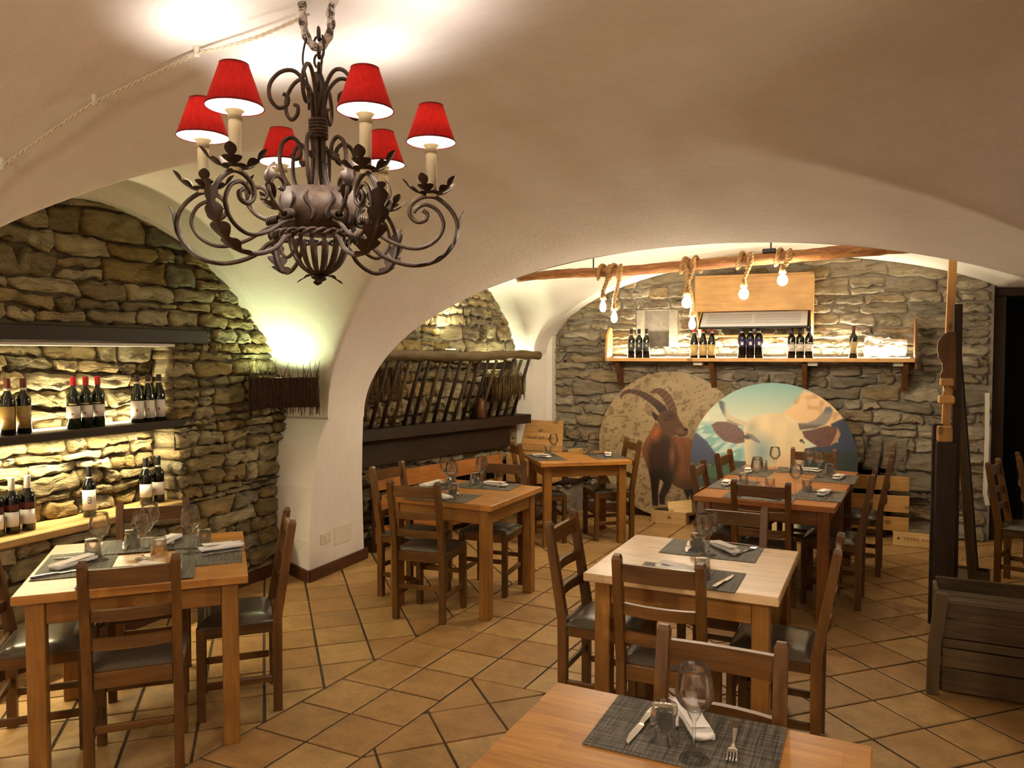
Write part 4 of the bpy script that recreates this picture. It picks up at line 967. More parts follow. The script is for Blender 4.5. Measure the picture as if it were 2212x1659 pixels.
def pendant(label, x, ztop, zb, seed, globe=False, side=1):
    t = thing('rope_pendant', label, 'pendant lamp', (x, 6.2, ztop), group='rope pendant lamps'); rg = random.Random(seed); R0 = .058
    path = []
    for i in range(15):
        a = -math.pi / 2 + 2 * math.pi * i / 10 * side; path.append((-.055 * side + .0075 * i * side + rg.uniform(-.003, .003), -R0 * math.cos(a), R0 * math.sin(a)))
    zl = zb - ztop
    path += [(.055 * side, -R0, -.01), (.03 * side, -R0 + .005, zl * .4), (.0, -.05, zl * .75), (0, -.05, zl + .03)]
    rope3(path, .016).obj('rope', 'rope', t)
    m = MB()
    for k in range(22):
        a = 2 * math.pi * k / 22; q = rg.uniform(.8, 1.15); m.tube([(.010 * math.cos(a), -.05 + .010 * math.sin(a), zl + .05), (.016 * math.cos(a), -.05 + .016 * math.sin(a), zl + .02), (.026 * q * math.cos(a), -.05 + .026 * q * math.sin(a), zl - .015 * q)], [.004, .004, .002], 4)
    f = m.obj('frayed_end', 'rope', t); f['kind'] = 'stuff'
    MB().lathe([(.013, .0), (.014, .012), (.014, .03), (0, .032)], 12, Matrix.Translation((0, -.05, zl - .012))).obj('socket', 'brown_z', t)
    MB().lathe(GLOBE if globe else BULB, 12, Matrix.Translation((0, -.05, zl - .01))).obj('bulb', 'bulb_glow', t)
pendant('rope pendant with glowing bulb, leftmost on the log', -1.83, 2.40, 2.185, 1)
pendant('rope pendant with glowing bulb hanging lower, second from left on the log', -1.735, 2.40, 2.095, 2)
pendant('rope pendant with round glowing bulb, upper of the middle pair', -1.145, 2.425, 2.195, 3, True)
pendant('rope pendant with glowing bulb, lower of the middle pair', -1.10, 2.43, 2.03, 4, False, -1)
pendant('rope pendant with round glowing bulb before the pine heater box', -.71, 2.445, 2.25, 5, True)
pendant('short rope pendant with glowing bulb, rightmost on the log', -.43, 2.455, 2.345, 6, True)

# ------------------------------------------------------------------ the two big round prints (flat pictures, painted per vertex)
def s2l(c): c = np.asarray(c, float) / 255; return np.where(c <= .04045, c / 12.92, ((c + .055) / 1.055) ** 2.4)
def vnoise(x, y, seed, f):
    rs = np.random.RandomState(seed); g = rs.rand(64, 64); x = x * f; y = y * f; xi = np.floor(x).astype(int); yi = np.floor(y).astype(int)
    fx = x - xi; fy = y - yi; fx = fx * fx * (3 - 2 * fx); fy = fy * fy * (3 - 2 * fy); a = g[xi % 64, yi % 64]; b = g[(xi + 1) % 64, yi % 64]; c = g[xi % 64, (yi + 1) % 64]; d = g[(xi + 1) % 64, (yi + 1) % 64]
    return (a * (1 - fx) + b * fx) * (1 - fy) + (c * (1 - fx) + d * fx) * fy
def pmask(X, Y, poly, soft):
    n = len(poly); d = np.full(X.shape, 1e9); ins = np.zeros(X.shape, bool)
    for i in range(n):
        ax, ay = poly[i]; bx, by = poly[(i + 1) % n]; ex, ey = bx - ax, by - ay
        t = np.clip(((X - ax) * ex + (Y - ay) * ey) / (ex * ex + ey * ey + 1e-9), 0, 1); d = np.minimum(d, np.hypot(X - ax - t * ex, Y - ay - t * ey))
        cr = ((ay > Y) != (by > Y)) & (X < (bx - ax) * (Y - ay) / (by - ay + 1e-12) + ax); ins ^= cr
    return np.clip(.5 + np.where(ins, d, -d) / soft, 0, 1)
class Paint:
    def __init__(s, X, Y): s.X, s.Y = X, Y; s.c = np.zeros(X.shape + (3,))
    def fill(s, col): s.c[:] = col
    def blend(s, m, col): m = m[..., None]; s.c = s.c * (1 - m) + np.asarray(col, float) * m
    def poly(s, pts, col, soft=6, k=1.0): s.blend(pmask(s.X, s.Y, pts, soft) * k, col)
    def spot(s, x, y, rx, ry, col, k=1.0): s.blend(k * np.clip(1.6 - 1.6 * np.hypot((s.X - x) / rx, (s.Y - y) / ry), 0, 1), col)
def paint_ibex(X, Y):
    p = Paint(X, Y); n1 = vnoise(X + .4 * Y, Y, 1, 1 / 17); n2 = vnoise(X, Y + .3 * X, 2, 1 / 42); n3 = vnoise(X, Y, 3, 1 / 110)
    p.fill((176, 156, 122)); p.blend(np.clip((n3 - .4) * 1.6, 0, .6), (190, 172, 138)); p.blend(np.clip((n1 * .7 + n2 * .3 - .60) * 4.2, 0, .62), (116, 96, 72)); p.blend(np.clip((n2 - .7) * 4, 0, .7), (150, 128, 96))
    body = [(530, 490), (570, 540), (650, 600), (760, 615), (890, 660), (960, 690), (970, 980), (850, 1010), (760, 1032), (700, 1010), (664, 985), (648, 1035), (612, 1100), (614, 1158), (575, 1160), (570, 1085), (602, 985), (585, 958), (568, 962), (560, 1060), (562, 1168), (520, 1172), (514, 1080), (500, 960), (480, 880), (442, 785), (428, 735), (440, 680), (478, 605), (505, 555)]
    g = pmask(X, Y, body, 9); fur = vnoise(X * 2, Y * .7, 5, 1 / 16)
    p.blend(g, (138, 92, 56)); p.blend(g * np.clip((fur - .35) * 1.2, 0, .6), (166, 116, 72))
    chest = np.clip(1.25 - np.hypot((X - 590) / 110, (Y - 800) / 190), 0, 1) * 2; p.blend(g * np.clip(chest, 0, .85), (64, 44, 32))
    p.blend(g * np.clip((Y - 860) / 90, 0, 1) * np.clip((700 - X) / 60, 0, 1) * .92, (38, 27, 22)); p.blend(g * np.clip((Y - 900) / 120, 0, .75) * np.clip((X - 640) / 60, 0, 1), (92, 66, 44))
    p.blend(g * np.clip(1 - np.hypot((X - 540) / 55, (Y - 590) / 90), 0, 1) * .9, (200, 120, 66)); p.blend(g * np.clip(1 - np.hypot((X - 660) / 34, (Y - 760) / 150), 0, 1) * .7, (196, 150, 92))
    p.blend(g * np.clip(1 - np.hypot((X - 600) / 70, (Y - 640) / 110), 0, 1) * .7, (70, 50, 38))
    p.poly([(750, 1030), (840, 1010), (850, 1112), (815, 1112), (800, 1060), (782, 1112), (768, 1070)], (36, 28, 24))
    h2 = [(470, 256), (520, 222), (562, 216), (602, 235), (642, 275), (668, 330), (688, 390), (692, 432), (640, 420), (610, 360), (580, 302), (540, 264), (500, 258)]
    h1 = [(250, 306), (252, 275), (275, 246), (320, 230), (380, 236), (440, 252), (500, 286), (556, 326), (602, 366), (622, 405), (560, 425), (520, 372), (470, 332), (420, 297), (370, 272), (320, 264), (285, 274), (264, 296), (258, 316)]
    rid = .5 + .5 * np.sin((X * .8 + Y * .75) / 6.2)
    for h, c in ((h2, (134, 100, 76)), (h1, (112, 84, 66))):
        g = pmask(X, Y, h, 6); p.blend(g, c); p.blend(g * rid * .45, (66, 46, 38))
    p.blend(pmask(X, Y, h1, 6) * np.clip((Y - 300) / 120, 0, .6) * np.clip((X - 420) / 100, 0, 1), (58, 42, 36))
    head = [(545, 442), (592, 402), (652, 392), (692, 432), (708, 470), (742, 522), (776, 545), (773, 582), (756, 602), (716, 607), (690, 596), (650, 602), (606, 592), (570, 545), (545, 492)]
    g = pmask(X, Y, head, 7); p.blend(g, (112, 80, 56)); p.blend(g * np.clip(1 - np.hypot((X - 640) / 60, (Y - 440) / 50), 0, 1), (80, 56, 44)); p.blend(g * np.clip(1 - np.hypot((X - 715) / 50, (Y - 560) / 40), 0, 1) * .8, (150, 118, 88))
    p.poly([(497, 414), (515, 411), (545, 440), (554, 486), (526, 482), (505, 450)], (92, 68, 52)); p.poly([(506, 424), (520, 424), (540, 450), (544, 476), (526, 470)], (58, 42, 36))
    p.spot(607, 474, 17, 13, (30, 20, 14)); p.spot(607, 472, 7, 6, (176, 120, 60)); p.spot(758, 546, 20, 14, (46, 32, 26)); p.poly([(700, 586), (745, 596), (745, 602), (700, 594)], (60, 42, 32), 4)
    return p.c
def paint_cow(X, Y):
    p = Paint(X, Y); t = np.clip((Y - 205) / 330, 0, 1)[..., None]; p.c = (1 - t) * np.array((126, 168, 164)) + t * np.array((206, 208, 182))
    cl = vnoise(X, Y, 11, 1 / 90); p.blend(np.clip((cl - .5) * 1.5, 0, .5) * np.clip((Y - 380) / 120, 0, 1), (222, 220, 196))
    p.poly([(1715, 262), (1990, 380), (2110, 560), (1960, 620), (1680, 560), (1560, 470), (1640, 390)], (226, 192, 146), 26); n = vnoise(X, Y, 12, 1 / 46); p.blend(pmask(X, Y, [(1715, 262), (2110, 400), (2110, 560), (1700, 560), (1560, 470)], 30) * np.clip((n - .6) * 2.4, 0, .5), (176, 140, 96))
    lo = np.clip((Y - 540) / 60, 0, 1) * np.clip((1330 - X) / 60, 0, 1); p.blend(lo, (128, 172, 168)); p.blend(lo * np.clip((vnoise(X + Y, Y, 13, 1 / 40) - .5) * 3, 0, .8), (206, 216, 200))
    p.poly([(880, 640), (930, 660), (1010, 730), (1080, 830), (1110, 930), (880, 930)], (28, 46, 92), 10); p.poly([(870, 905), (1320, 880), (1340, 960), (1340, 1200), (870, 1200)], (30, 52, 40), 14)
    p.poly([(870, 945), (1330, 940), (1340, 1030), (870, 1040)], (44, 92, 46), 10); b = vnoise(X, Y, 15, 1 / 12); p.blend(np.clip((b - .72) * 6, 0, 1) * np.clip(1 - np.abs(Y - 928) / 22, 0, 1) * np.clip((1200 - X) / 40, 0, 1), (190, 176, 140))
    p.poly([(1905, 545), (1990, 495), (2100, 560), (2110, 1200), (1700, 1200), (1720, 760), (1960, 690)], (34, 52, 82), 10); p.poly([(1700, 800), (2110, 760), (2110, 1500), (1700, 1500)], (22, 44, 36), 40)
    face = [(1284, 560), (1320, 525), (1380, 492), (1500, 464), (1600, 480), (1680, 540), (1715, 610), (1730, 720), (1712, 1000), (1640, 1500), (1380, 1500), (1318, 1000), (1290, 740), (1280, 650)]
    g = pmask(X, Y, face, 12); p.blend(g, (224, 204, 164)); p.blend(g * np.clip((vnoise(X, Y * .5, 16, 1 / 60) - .35) * 1.3, 0, .6), (206, 190, 150))
    p.blend(g * np.clip(1 - np.hypot((X - 1420) / 120, (Y - 800) / 210), 0, 1) * .9, (124, 150, 160)); p.blend(g * np.clip(1 - np.hypot((X - 1340) / 60, (Y - 600) / 110), 0, 1) * .7, (160, 156, 140)); p.blend(g * np.clip((Y - 760) / 160, 0, .6) * np.clip((X - 1500) / 60, 0, 1), (214, 176, 136))
    hl = [(1083, 376), (1105, 369), (1136, 385), (1140, 440), (1172, 492), (1232, 522), (1305, 546), (1302, 588), (1230, 578), (1160, 546), (1120, 482), (1095, 420)]
    hr = [(1675, 545), (1740, 541), (1800, 512), (1850, 452), (1870, 405), (1900, 401), (1918, 430), (1906, 490), (1870, 548), (1800, 582), (1690, 602)]
    g = pmask(X, Y, hl, 7); p.blend(g, (196, 184, 152)); p.blend(g * np.clip((1150 - X) / 40, 0, 1), (66, 74, 92)); p.blend(g * np.clip((Y - .42 * X - 40) / 26, 0, .6), (78, 70, 66))
    g = pmask(X, Y, hr, 7); p.blend(g, (150, 142, 130)); p.blend(g * np.clip((470 - Y) / 50, 0, .8), (96, 102, 112)); p.blend(g * np.clip((Y - 545) / 26, 0, .8), (92, 74, 62))
    fur = vnoise(X * 1.6 + Y, Y, 17, 1 / 14)
    for e in ([(1038, 582), (1080, 555), (1160, 553), (1230, 580), (1286, 640), (1292, 722), (1230, 737), (1140, 717), (1080, 662), (1050, 612)], [(1706, 612), (1790, 592), (1880, 560), (1952, 570), (1972, 625), (1952, 682), (1900, 722), (1830, 742), (1770, 702), (1722, 662)]):
        g = pmask(X, Y, e, 9); p.blend(g, (112, 62, 42)); p.blend(g * np.clip((fur - .4) * 1.4, 0, .6), (70, 40, 32))
    g = pmask(X, Y, [(1950, 570), (1974, 625), (1952, 684), (1900, 724), (1930, 660), (1945, 610)], 8); p.blend(g * .8, (200, 160, 120))
    p.spot(1312, 676, 42, 26, (44, 30, 28)); p.poly([(1300, 640), (1350, 655), (1410, 715), (1390, 725), (1330, 690)], (110, 104, 104), 10, .8); p.spot(1702, 690, 17, 17, (52, 30, 26)); p.spot(1718, 705, 10, 10, (60, 36, 30))
    return p.c
def print_disc(name, label, rad, loc, rot, fn, cx, cy, rx, ry):
    NR, NS = 130, 560; r = np.linspace(0, 1, NR + 1)[1:]; a = np.linspace(0, 2 * np.pi, NS, endpoint=False)
    u = np.concatenate([[0], (r[:, None] * np.cos(a)).ravel()]); v = np.concatenate([[0], (r[:, None] * np.sin(a)).ravel()])
    col = s2l(255 * (np.clip(fn(cx + rx * u, cy - ry * v), 0, 255) / 255) ** 1.22)
    t = thing(name, label, 'picture', loc, rot=rot)
    vs = [(float(p) * rad, -.010, float(q) * rad + rad) for p, q in zip(u, v)]
    fs = [(0, 1 + k, 1 + (k + 1) % NS) for k in range(NS)]
    for i in range(NR - 1):
        o = 1 + i * NS; fs += [(o + k, o + NS + k, o + NS + (k + 1) % NS, o + (k + 1) % NS) for k in range(NS)]
    m = MB(); m.add(vs, fs, False); ob = m.obj('printed_face', 'print', t)
    ca = ob.data.color_attributes.new('print', 'FLOAT_COLOR', 'POINT'); ca.data.foreach_set('color', np.concatenate([col, np.ones((len(col), 1))], 1).ravel().astype(np.float32))
    MB().lathe([(0, .0095), (rad, .0095), (rad + .001, .008), (rad + .001, -.009), (0, -.009)], 96, Matrix.Translation((0, 0, rad)) @ Matrix.Rotation(R(90), 4, 'X')).obj('backing_board', 'print_edge', t)
    return t
print_disc('round_print', 'round photo print of an ibex leaning on the back wall', .765, (-1.665, 8.0, .012), (R(-4), 0, 0), paint_ibex, 637, 669, 547, 589)
print_disc('round_print', 'round photo print of a white horned cow leaning on the back wall', .75, (-.605, 7.40, .012), (R(-18), 0, R(2)), paint_cow, 1490, 853, 600, 648)

# ------------------------------------------------------------------ boxes and boards along the back wall
wb = thing('wine_box', 'small pale wooden wine box with straw at the foot of the ibex print', 'wooden box', (-1.60, 7.80, 0), R(-3))
for c, d, nm in (((0, -.07, .065), (.36, .010, .13), 'front_board'), ((0, .07, .065), (.36, .010, .13), 'rear_board'), ((-.175, 0, .065), (.010, .13, .13), 'end_board'), ((.175, 0, .065), (.010, .13, .13), 'end_board'), ((0, 0, .005), (.34, .13, .010), 'floor_board')): B(c, d, .002).obj(nm, 'crate_x', wb)
B((.10, -.005, .165), (.24, .010, .15), .002, Matrix.Translation((.1, 0, .16)) @ Matrix.Rotation(R(-42), 4, 'X') @ Matrix.Rotation(R(-12), 4, 'Y') @ Matrix.Translation((-.1, 0, -.16))).obj('tilted_lid', 'crate_x', wb)
m = MB(); rg = random.Random(3)
for k in range(160):
    x, y = rg.uniform(-.15, .06), rg.uniform(-.05, .05); a = rg.uniform(0, 6.3); l = rg.uniform(.02, .05); z = .12 + rg.uniform(0, .045) * (1 - abs(x + .05) / .15)
    m.tube([(x - l * math.cos(a), y - l * math.sin(a), z - .01), (x, y, z), (x + l * math.cos(a), y + l * math.sin(a), z - .008)], .0016, 3)
q = m.obj('straw', 'hay', wb); q['kind'] = 'stuff'
m = MB(); m.lathe([(.010, .0), (.016, .0)], 14, Matrix.Translation((.01, -.0755, .068)) @ Matrix.Rotation(R(90), 4, 'X')); m.box((.01, -.0755, .068), (.012, .0006, .016), .0002); m.box((.01, -.0755, .094), (.09, .0006, .004), .0002)
for x in (-.006, .026): m.box((x, -.0755, .058), (.012, .0006, .006), .0002)
m.obj('branded_crest', 'ink_brown', wb)
sg = thing('wooden_sign', 'low pale wooden plank with printed capital letters at the back wall', 'sign', (.665, 7.66, 0), R(-3), rot=(R(-8), 0, R(-3)))
B((0, 0, .0625), (.46, .018, .125), .002).obj('plank', 'crate_x', sg)
text('lettering', 'PIETRO RINALDI', .034, 'ink_brown', sg, (.0, -.0098, .066), (R(90), 0, 0), 0, 1.15, 1.0)
for x in (-.185, .185): B((x, -.0096, .066), (.020, .001, .020), .0003).obj('printed_square', 'ink_brown', sg)
pl = thing('pallet_boards', 'pallet of pale boards leaning at the hearth right of the cow print', 'pallet')
for z0, z1 in ((.45, .585), (.25, .405), (.075, .205)): BB(-.40, .58, 7.93, 7.95, z0, z1, .003).obj('pallet_board', 'pine_x', pl)
for x in (-.36, .36): BB(x - .03, x + .03, 7.95, 8.03, 0, .6, .003).obj('pallet_post', 'dark_z', pl)
wx = thing('small_box', 'small white box with a dark crest under the joined tables', 'box', (-.63, 7.12, 0), R(8))
B((0, 0, .085), (.10, .09, .17), .002).obj('carton', 'crate_z', wx)
m = MB(); m.lathe([(.010, 0), (.016, 0)], 14, Matrix.Translation((0, -.0455, .10)) @ Matrix.Rotation(R(90), 4, 'X')); m.box((0, -.0455, .10), (.010, .0006, .014), .0002); m.obj('crest', 'ink', wx)

# ------------------------------------------------------------------ right side: stand, blackboard, chest
st = thing('wooden_stand', 'tall dark wooden stand with pine pole and wavy bracket at the right', 'stand', (.60, 5.48, 0))
B((0, 0, .585), (.115, .055, 1.17), .006).obj('thick_post', 'dark_z', st); B((-.045, .05, .60), (.06, .05, 1.36), .005).obj('rear_post', 'dark_z', st)
m = MB(); m.bar([(.0, .08, .95), (.01, .09, 1.6), (.025, .10, 2.335)], .045, .05, up=(0, 1, 0)); m.obj('pine_pole', 'pine_z', st)
m = MB(); m.bar([(.058, .03, .15), (.055, .03, 1.2), (.052, .03, 2.03)], .045, .05, up=(0, 1, 0)); m.obj('dark_plank', 'dark_z', st)
wav = [(.045, 1.50), (.04, 1.86), (.0, 1.86), (-.03, 1.84), (-.055, 1.80), (-.06, 1.75), (-.05, 1.70), (-.03, 1.665), (-.028, 1.62), (-.04, 1.59), (-.035, 1.56), (-.015, 1.535), (.01, 1.515)]
m = MB(); m.prism(wav, -.018, .018, Matrix(((1, 0, 0, 0), (0, 0, -1, .02), (0, 1, 0, 0), (0, 0, 0, 1)))); m.obj('wavy_bracket', 'brown_z', st)
for z, w in ((1.545, .075), (1.435, .09)): B((-.005, .01, z), (w, .06, .05), .008).obj('clamp_block', 'pine_x', st)
MB().tube([(-.02, .0, 1.45), (-.015, .0, 1.53)], .005, 6).obj('clamp_rod', 'steel', st)
B((-.01, .01, 1.22), (.085, .07, .10), .008).obj('log_block', 'pine_z', st)
bb = thing('blackboard', 'dark panel leaning on edge behind the wooden stand', 'board', (.86, 6.15, .16), rot=(0, R(-5), R(-9)))
B((0, 0, .90), (.035, .52, 1.75), .004).obj('panel', 'board_black', bb); B((-.0, -.265, .90), (.05, .02, 1.78), .003).obj('frame_edge', 'old_z', bb); B((0, .265, .90), (.05, .02, 1.78), .003).obj('frame_edge', 'dark_z', bb)
cr = thing('small_crate', 'small dim wooden crate holding the leaning panel', 'crate', (.84, 6.12, 0), R(-9))
for c, d in (((0, -.31, .085), (.22, .014, .17)), ((0, .31, .085), (.22, .014, .17)), ((-.105, 0, .085), (.014, .62, .17)), ((.105, 0, .085), (.014, .62, .17)), ((0, 0, .075), (.2, .6, .15))): B(c, d, .002).obj('crate_board', 'old_x', cr)
cs = thing('plank_chest', 'weathered chest of horizontal planks at the right edge', 'chest', (.44, 4.37, 0), R(-2))
for z0, z1 in ((.02, .135), (.142, .235), (.242, .285), (.292, .385), (.392, .47)):
    B((.56, .02, (z0 + z1) / 2), (1.04, .022, z1 - z0), .004).obj('plank', 'old_x', cs); B((.56, .52, (z0 + z1) / 2), (1.04, .022, z1 - z0), .004).obj('plank', 'old_x', cs)
m = MB(); m.bar([(.0, .0, .0), (.005, -.0, .25), (.035, .0, .52)], .055, .055, up=(0, 1, 0)); m.obj('corner_post', 'old_z', cs)
for y in (.1, .2, .3, .4): B((.03, y + .02, .24), (.02, .09, .44), .004).obj('end_plank', 'old_z', cs)
for y in (.09, .2, .31, .42): B((.56, y, .40), (1.04, .10, .02), .004).obj('lid_plank', 'old_x', cs)
tag(MB().bar([(1.225, 8.08, .35), (1.20, 8.07, .45), (1.205, 8.07, 1.0), (1.20, 8.08, 1.37)], .035, .012, up=(0, 1, 0)).obj('white_strip', 'plastic_white'), 'narrow white strip hanging beside the dark doorway', 'strip')

# ------------------------------------------------------------------ chandelier
CX_, CY_, CZ_ = -1.56, 2.05, 1.95
ch = thing('chandelier', 'wrought iron chandelier with six red lamp shades and leaf scrolls', 'chandelier', (CX_, CY_, CZ_), R(23.3))
def pol(r, z, a, off=0.0): return Vector((r * math.cos(a) - off * math.sin(a), r * math.sin(a) + off * math.cos(a), z - CZ_))
def leaf(pts, side, W_, lobes=4, fold=.25):
    P = spline(pts, 10); n = len(P); m = MB(); vs = []; fs = []; side = Vector(side).normalized()
    for i, p in enumerate(P):
        s_ = i / (n - 1); env = math.sin(math.pi * min(1, .08 + s_ * .92)) ** .7 * (1 - .25 * s_); w = W_ * env * (.30 + .70 * abs(math.sin(lobes * math.pi * s_)) ** .8) + .001
        t_ = (P[min(i + 1, n - 1)] - P[max(i - 1, 0)]).normalized(); nn = t_.cross(side).normalized()
        vs += [p - side * w + nn * w * fold + t_ * w * .35, p - side * w * .45 + nn * w * .05, p, p + side * w * .45 + nn * w * .05, p + side * w + nn * w * fold + t_ * w * .35]
    for i in range(n - 1):
        for k in range(4): fs.append((i * 5 + k, i * 5 + k + 1, i * 5 + k + 6, i * 5 + k + 5))
    return m.add(vs, fs, True)
# stem rods with scrolls above and below
top = [(.016, 2.44), (.018, 2.50), (.032, 2.565), (.07, 2.612), (.115, 2.605), (.148, 2.565), (.150, 2.52), (.125, 2.492), (.098, 2.505), (.095, 2.53), (.110, 2.538)]
low = [(.016, 2.44), (.017, 2.38), (.022, 2.30), (.042, 2.245), (.078, 2.24), (.108, 2.275), (.122, 2.33), (.112, 2.385), (.084, 2.405), (.060, 2.385), (.058, 2.35), (.075, 2.338), (.086, 2.352)]
for k in range(6):
    a = R(-33 + 60 * k)
    MB().tube(spline([pol(r, z, a) for r, z in top], 6), .0065, 7).obj('top_scroll', 'iron', ch)
    MB().tube(spline([pol(r, z, a) for r, z in low], 6), .0068, 7).obj('stem_rod', 'iron', ch)
m = MB(); m.tube([pol(0, 2.36, 0), pol(0, 2.62, 0)], .012, 10); m.obj('stem_core', 'iron', ch)
m = MB()
for k in range(6): m.tube([pol(.026, 2.415 + k * .0105, 2 * math.pi * i / 20) for i in range(20)], .006, 6, closed=True)
m.obj('wire_wrap', 'iron', ch)
MB().lathe([(.112, 2.112 - CZ_), (.116, 2.112 - CZ_), (.122, 2.24 - CZ_), (.118, 2.24 - CZ_)], 40, smooth=True).obj('crown_band', 'iron', ch)
for k in range(12):
    a = 2 * math.pi * k / 12; s_ = 1 if k % 2 else -1
    P = [pol(.1215, 2.13 + .095 * t_, a + s_ * .10 * math.sin(t_ * 6.0)) for t_ in [i / 12 for i in range(13)]]
    MB().tube(P, [.003 + .005 * abs(math.sin(i * .55)) for i in range(13)], 6, flat=.4).obj('band_cutout_shade', 'iron_dark', ch)  # dark raised strips stand in for the shade inside the band's cutouts
m = MB()
for ph in (0, math.pi):
    m.tube([pol(.135 + .007 * math.cos(14 * q + ph), 2.098 + .007 * math.sin(14 * q + ph), q) for q in [2 * math.pi * i / 140 for i in range(140)]], .006, 6, closed=True)
m.obj('twisted_ring', 'iron', ch)
for k in range(16):
    a = 2 * math.pi * k / 16; MB().bar(spline([pol(.095, 2.095, a), pol(.092, 2.06, a), pol(.068, 2.01, a), pol(.035, 1.982, a), pol(.008, 1.972, a)], 4), .013, .004, up=(math.cos(a), math.sin(a), .3)).obj('basket_rib', 'iron', ch)
for k in range(4):
    a = R(20 + 90 * k); leaf([pol(.004, 1.972, a), pol(.035, 1.970, a), pol(.072, 1.948, a)], (-math.sin(a), math.cos(a), 0), .026, 3).obj('finial_leaf', 'iron_dark', ch)
MB().lathe([(0, -.012), (.008, -.009), (.011, 0), (.008, .009), (0, .012)], 12, Matrix.Translation((0, 0, 1.962 - CZ_))).obj('finial_ball', 'iron_dark', ch)
m = MB(); zc = 2.605
for k in range(7):
    e = k % 2; P = []
    for i in range(18): q = 2 * math.pi * i / 18; x, z = .012 * math.cos(q), .021 * math.sin(q); P.append((x if e else .004, .004 if e else x, zc - .03 + z + k * .028 - CZ_))
    m.tube(P, .004, 6, closed=True)
for i in range(1):
    P = [(.018 + .006 * math.sin(j * .9), -.012, 2.735 - CZ_ - .02 * j) for j in range(12)]; m.tube(P, [.003 + .0022 * (j % 2) for j in range(12)], 6)
m.obj('chain', 'iron_dark', ch)
MB().tube(spline([(-.03, -.01, 2.74 - CZ_), (-.045, -.012, 2.66 - CZ_), (-.03, -.012, 2.58 - CZ_), (-.028, -.008, 2.50 - CZ_)], 6), .0035, 6).obj('lamp_cable', 'heater_black', ch)
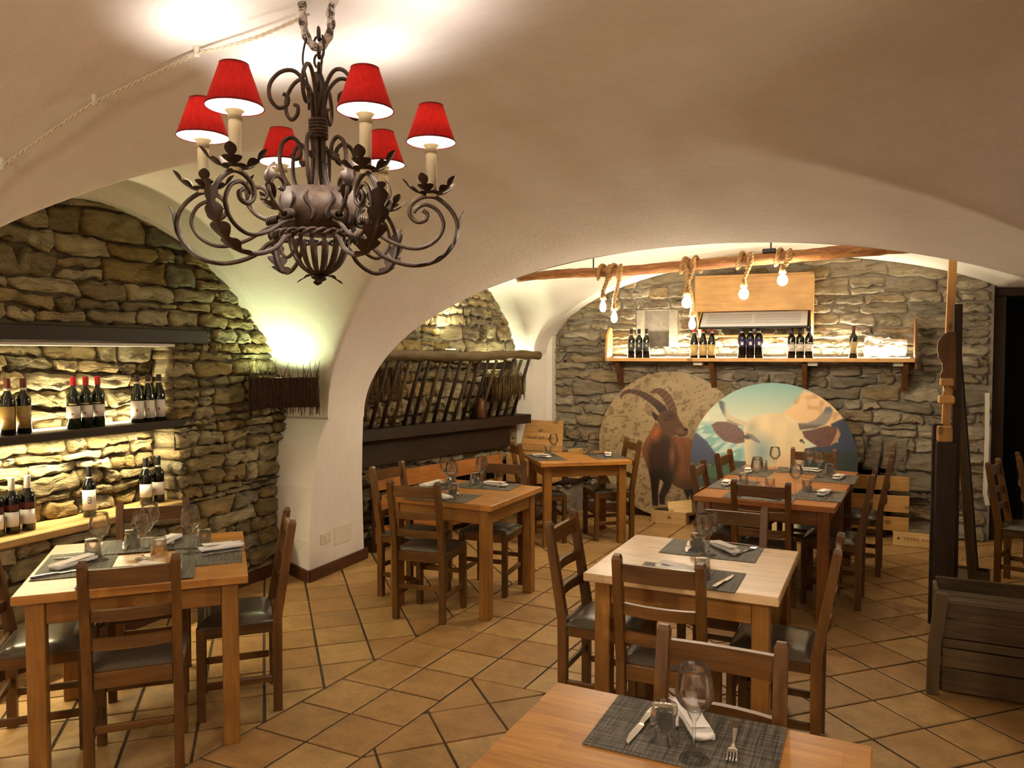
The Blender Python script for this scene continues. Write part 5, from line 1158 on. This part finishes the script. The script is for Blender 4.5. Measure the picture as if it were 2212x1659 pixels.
# arms
A_ = [(.118, 2.105), (.16, 2.085), (.20, 2.045), (.26, 2.018), (.32, 2.012), (.385, 2.035), (.43, 2.09), (.445, 2.155), (.425, 2.215), (.375, 2.262), (.33, 2.262), (.296, 2.235), (.290, 2.198), (.312, 2.172), (.34, 2.178), (.347, 2.20), (.332, 2.214)]
B_ = [(.120, 2.155), (.17, 2.135), (.225, 2.098), (.285, 2.075), (.335, 2.078), (.38, 2.11), (.400, 2.16), (.382, 2.212), (.345, 2.235), (.318, 2.225), (.303, 2.205)]
ZA = lambda L: [(r, 2.0 + (z - 2.0) * .88) for r, z in L]
C_ = [(.122, 2.165), (.165, 2.170), (.205, 2.195), (.226, 2.235), (.214, 2.275), (.185, 2.288), (.164, 2.270), (.168, 2.248), (.184, 2.25)]
SHADE_H = (2.448, 2.566)
for k in range(6):
    a = R(5 - 60 * k); arm = MB().tube(spline([pol(r, z, a) for r, z in ZA(A_)], 6), .0072, 8).obj('arm', 'iron', ch)
    MB().tube(spline([pol(r, z, a) for r, z in ZA(B_)], 6), .0062, 8).obj('inner_scroll', 'iron', arm)
    MB().tube(spline([pol(r, z, a) for r, z in ZA(C_)], 6), .0062, 8).obj('inner_scroll', 'iron', arm)
    m = MB()
    for q in range(5): m.tube([pol(.135 + .007 * q, 2.153 + .011 * math.sin(i * .628) - .002 * q, a, .014 * math.cos(i * .628)) for i in range(10)], .004, 5, closed=True)
    m.obj('wire_collar', 'iron', arm)
    sd = (-math.sin(a), math.cos(a), 0)
    leaf([pol(.30, 2.004, a), pol(.36, 2.012, a), pol(.415, 2.05, a), pol(.448, 2.105, a), pol(.458, 2.165, a), pol(.470, 2.19, a)], sd, .040, 6, .3).obj('acanthus_leaf', 'iron_dark', arm)
    leaf([pol(.205, 2.185, a), pol(.232, 2.225, a), pol(.228, 2.268, a), pol(.205, 2.295, a)], sd, .024, 3, .3).obj('small_leaf', 'iron_dark', arm)
    for q in range(5):
        b = a + R(36 + 72 * q); c0 = pol(.36, 2.240, a); dv = Vector((math.cos(b), math.sin(b), 0)); tv = (-math.sin(b), math.cos(b), 0)
        leaf([c0, c0 + dv * .035 + Vector((0, 0, .002)), c0 + dv * .068 + Vector((0, 0, .018)), c0 + dv * .095 + Vector((0, 0, .05))], tv, .030, 3, .3).obj('cup_leaf', 'iron_dark', arm)
    T = Matrix.Translation(pol(.36, CZ_ - .040, a))
    MB().lathe([(0, .322), (.017, .322), (.0175, .46), (.019, .468), (.020, .462), (.0192, .48), (.026, .487), (.026, .492), (.012, .495), (.010, .505), (0, .505)], 18, T).obj('candle', 'candle', arm)
    sh_ = MB().lathe([(.0795, SHADE_H[0] - CZ_), (.0395, SHADE_H[1] - CZ_)], 36, T).obj('lamp_shade', 'shade_red', arm)
    MB().lathe([(.0775, SHADE_H[0] - CZ_ + .001), (.0378, SHADE_H[1] - CZ_ - .001)], 36, T).obj('shade_lining', 'shade_lining', arm)
    MB().lathe([(.0788, SHADE_H[0] - CZ_ - .001), (.0806, SHADE_H[0] - CZ_ - .001), (.0795, SHADE_H[0] - CZ_ + .005)], 36, T).obj('bottom_trim', 'shade_trim', arm); MB().lathe([(.0405, SHADE_H[1] - CZ_ - .004), (.0405, SHADE_H[1] - CZ_ + .001), (.0385, SHADE_H[1] - CZ_ + .001)], 36, T).obj('top_trim', 'shade_trim', arm)
    lamp('bulb_light', 'POINT', pol(.36, 2.462, a), 7.5, (1.0, .91, .80), ch, shadow_soft_size=.034)
# iron hook in the vault
hk = MB().tube(spline([(-.048, 0, .13), (-.046, 0, .07), (-.032, 0, .015), (0, 0, -.012), (.03, 0, .012), (.044, 0, .06), (.042, 0, .10), (.056, 0, .145)], 7), [.013 + .002 * math.sin(i * 1.1) for i in range(50)], 9).obj('ceiling_hook', 'iron_painted', None, (CX_, CY_, 2.712), (0, 0, R(23.3)))
tag(hk, 'whitewashed iron U hook in the vault holding the chandelier', 'hook')
# twisted cord along the vault on porcelain knobs
KN = [(-2.009, 1.99), (-2.405, 1.916), (-2.814, 1.858)]
cd = thing('twisted_cord', 'old white twisted cord running over porcelain knobs across the vault', 'cord')
pts = [(-1.60, 2.06)] + KN + [(-3.2, 1.80)]
for k in range(len(pts) - 1):
    a, b = pts[k], pts[k + 1]; P = []
    for i in range(13):
        t_ = i / 12; x, y = a[0] + (b[0] - a[0]) * t_, a[1] + (b[1] - a[1]) * t_; P.append(Vector((x, y, z_main(x, y) - .024 - (.02 if k == 0 else .006) * math.sin(math.pi * t_))))
    m = MB()
    for ph in (0, math.pi):
        Q = []
        for i, p in enumerate(spline(P, 4)): Q.append(p + Vector((0, .004 * math.cos(i * 1.1 + ph), .004 * math.sin(i * 1.1 + ph))))
        m.tube(Q, .0034, 5)
    m.obj('cord_span', 'plastic_cream', cd)
for x, y in KN:
    z = z_main(x, y); MB().lathe([(0, -.036), (.009, -.034), (.011, -.028), (.008, -.022), (.011, -.014), (.011, .01)], 14, Matrix.Translation((x, y, z))).obj('porcelain_knob', 'plastic_white', cd)
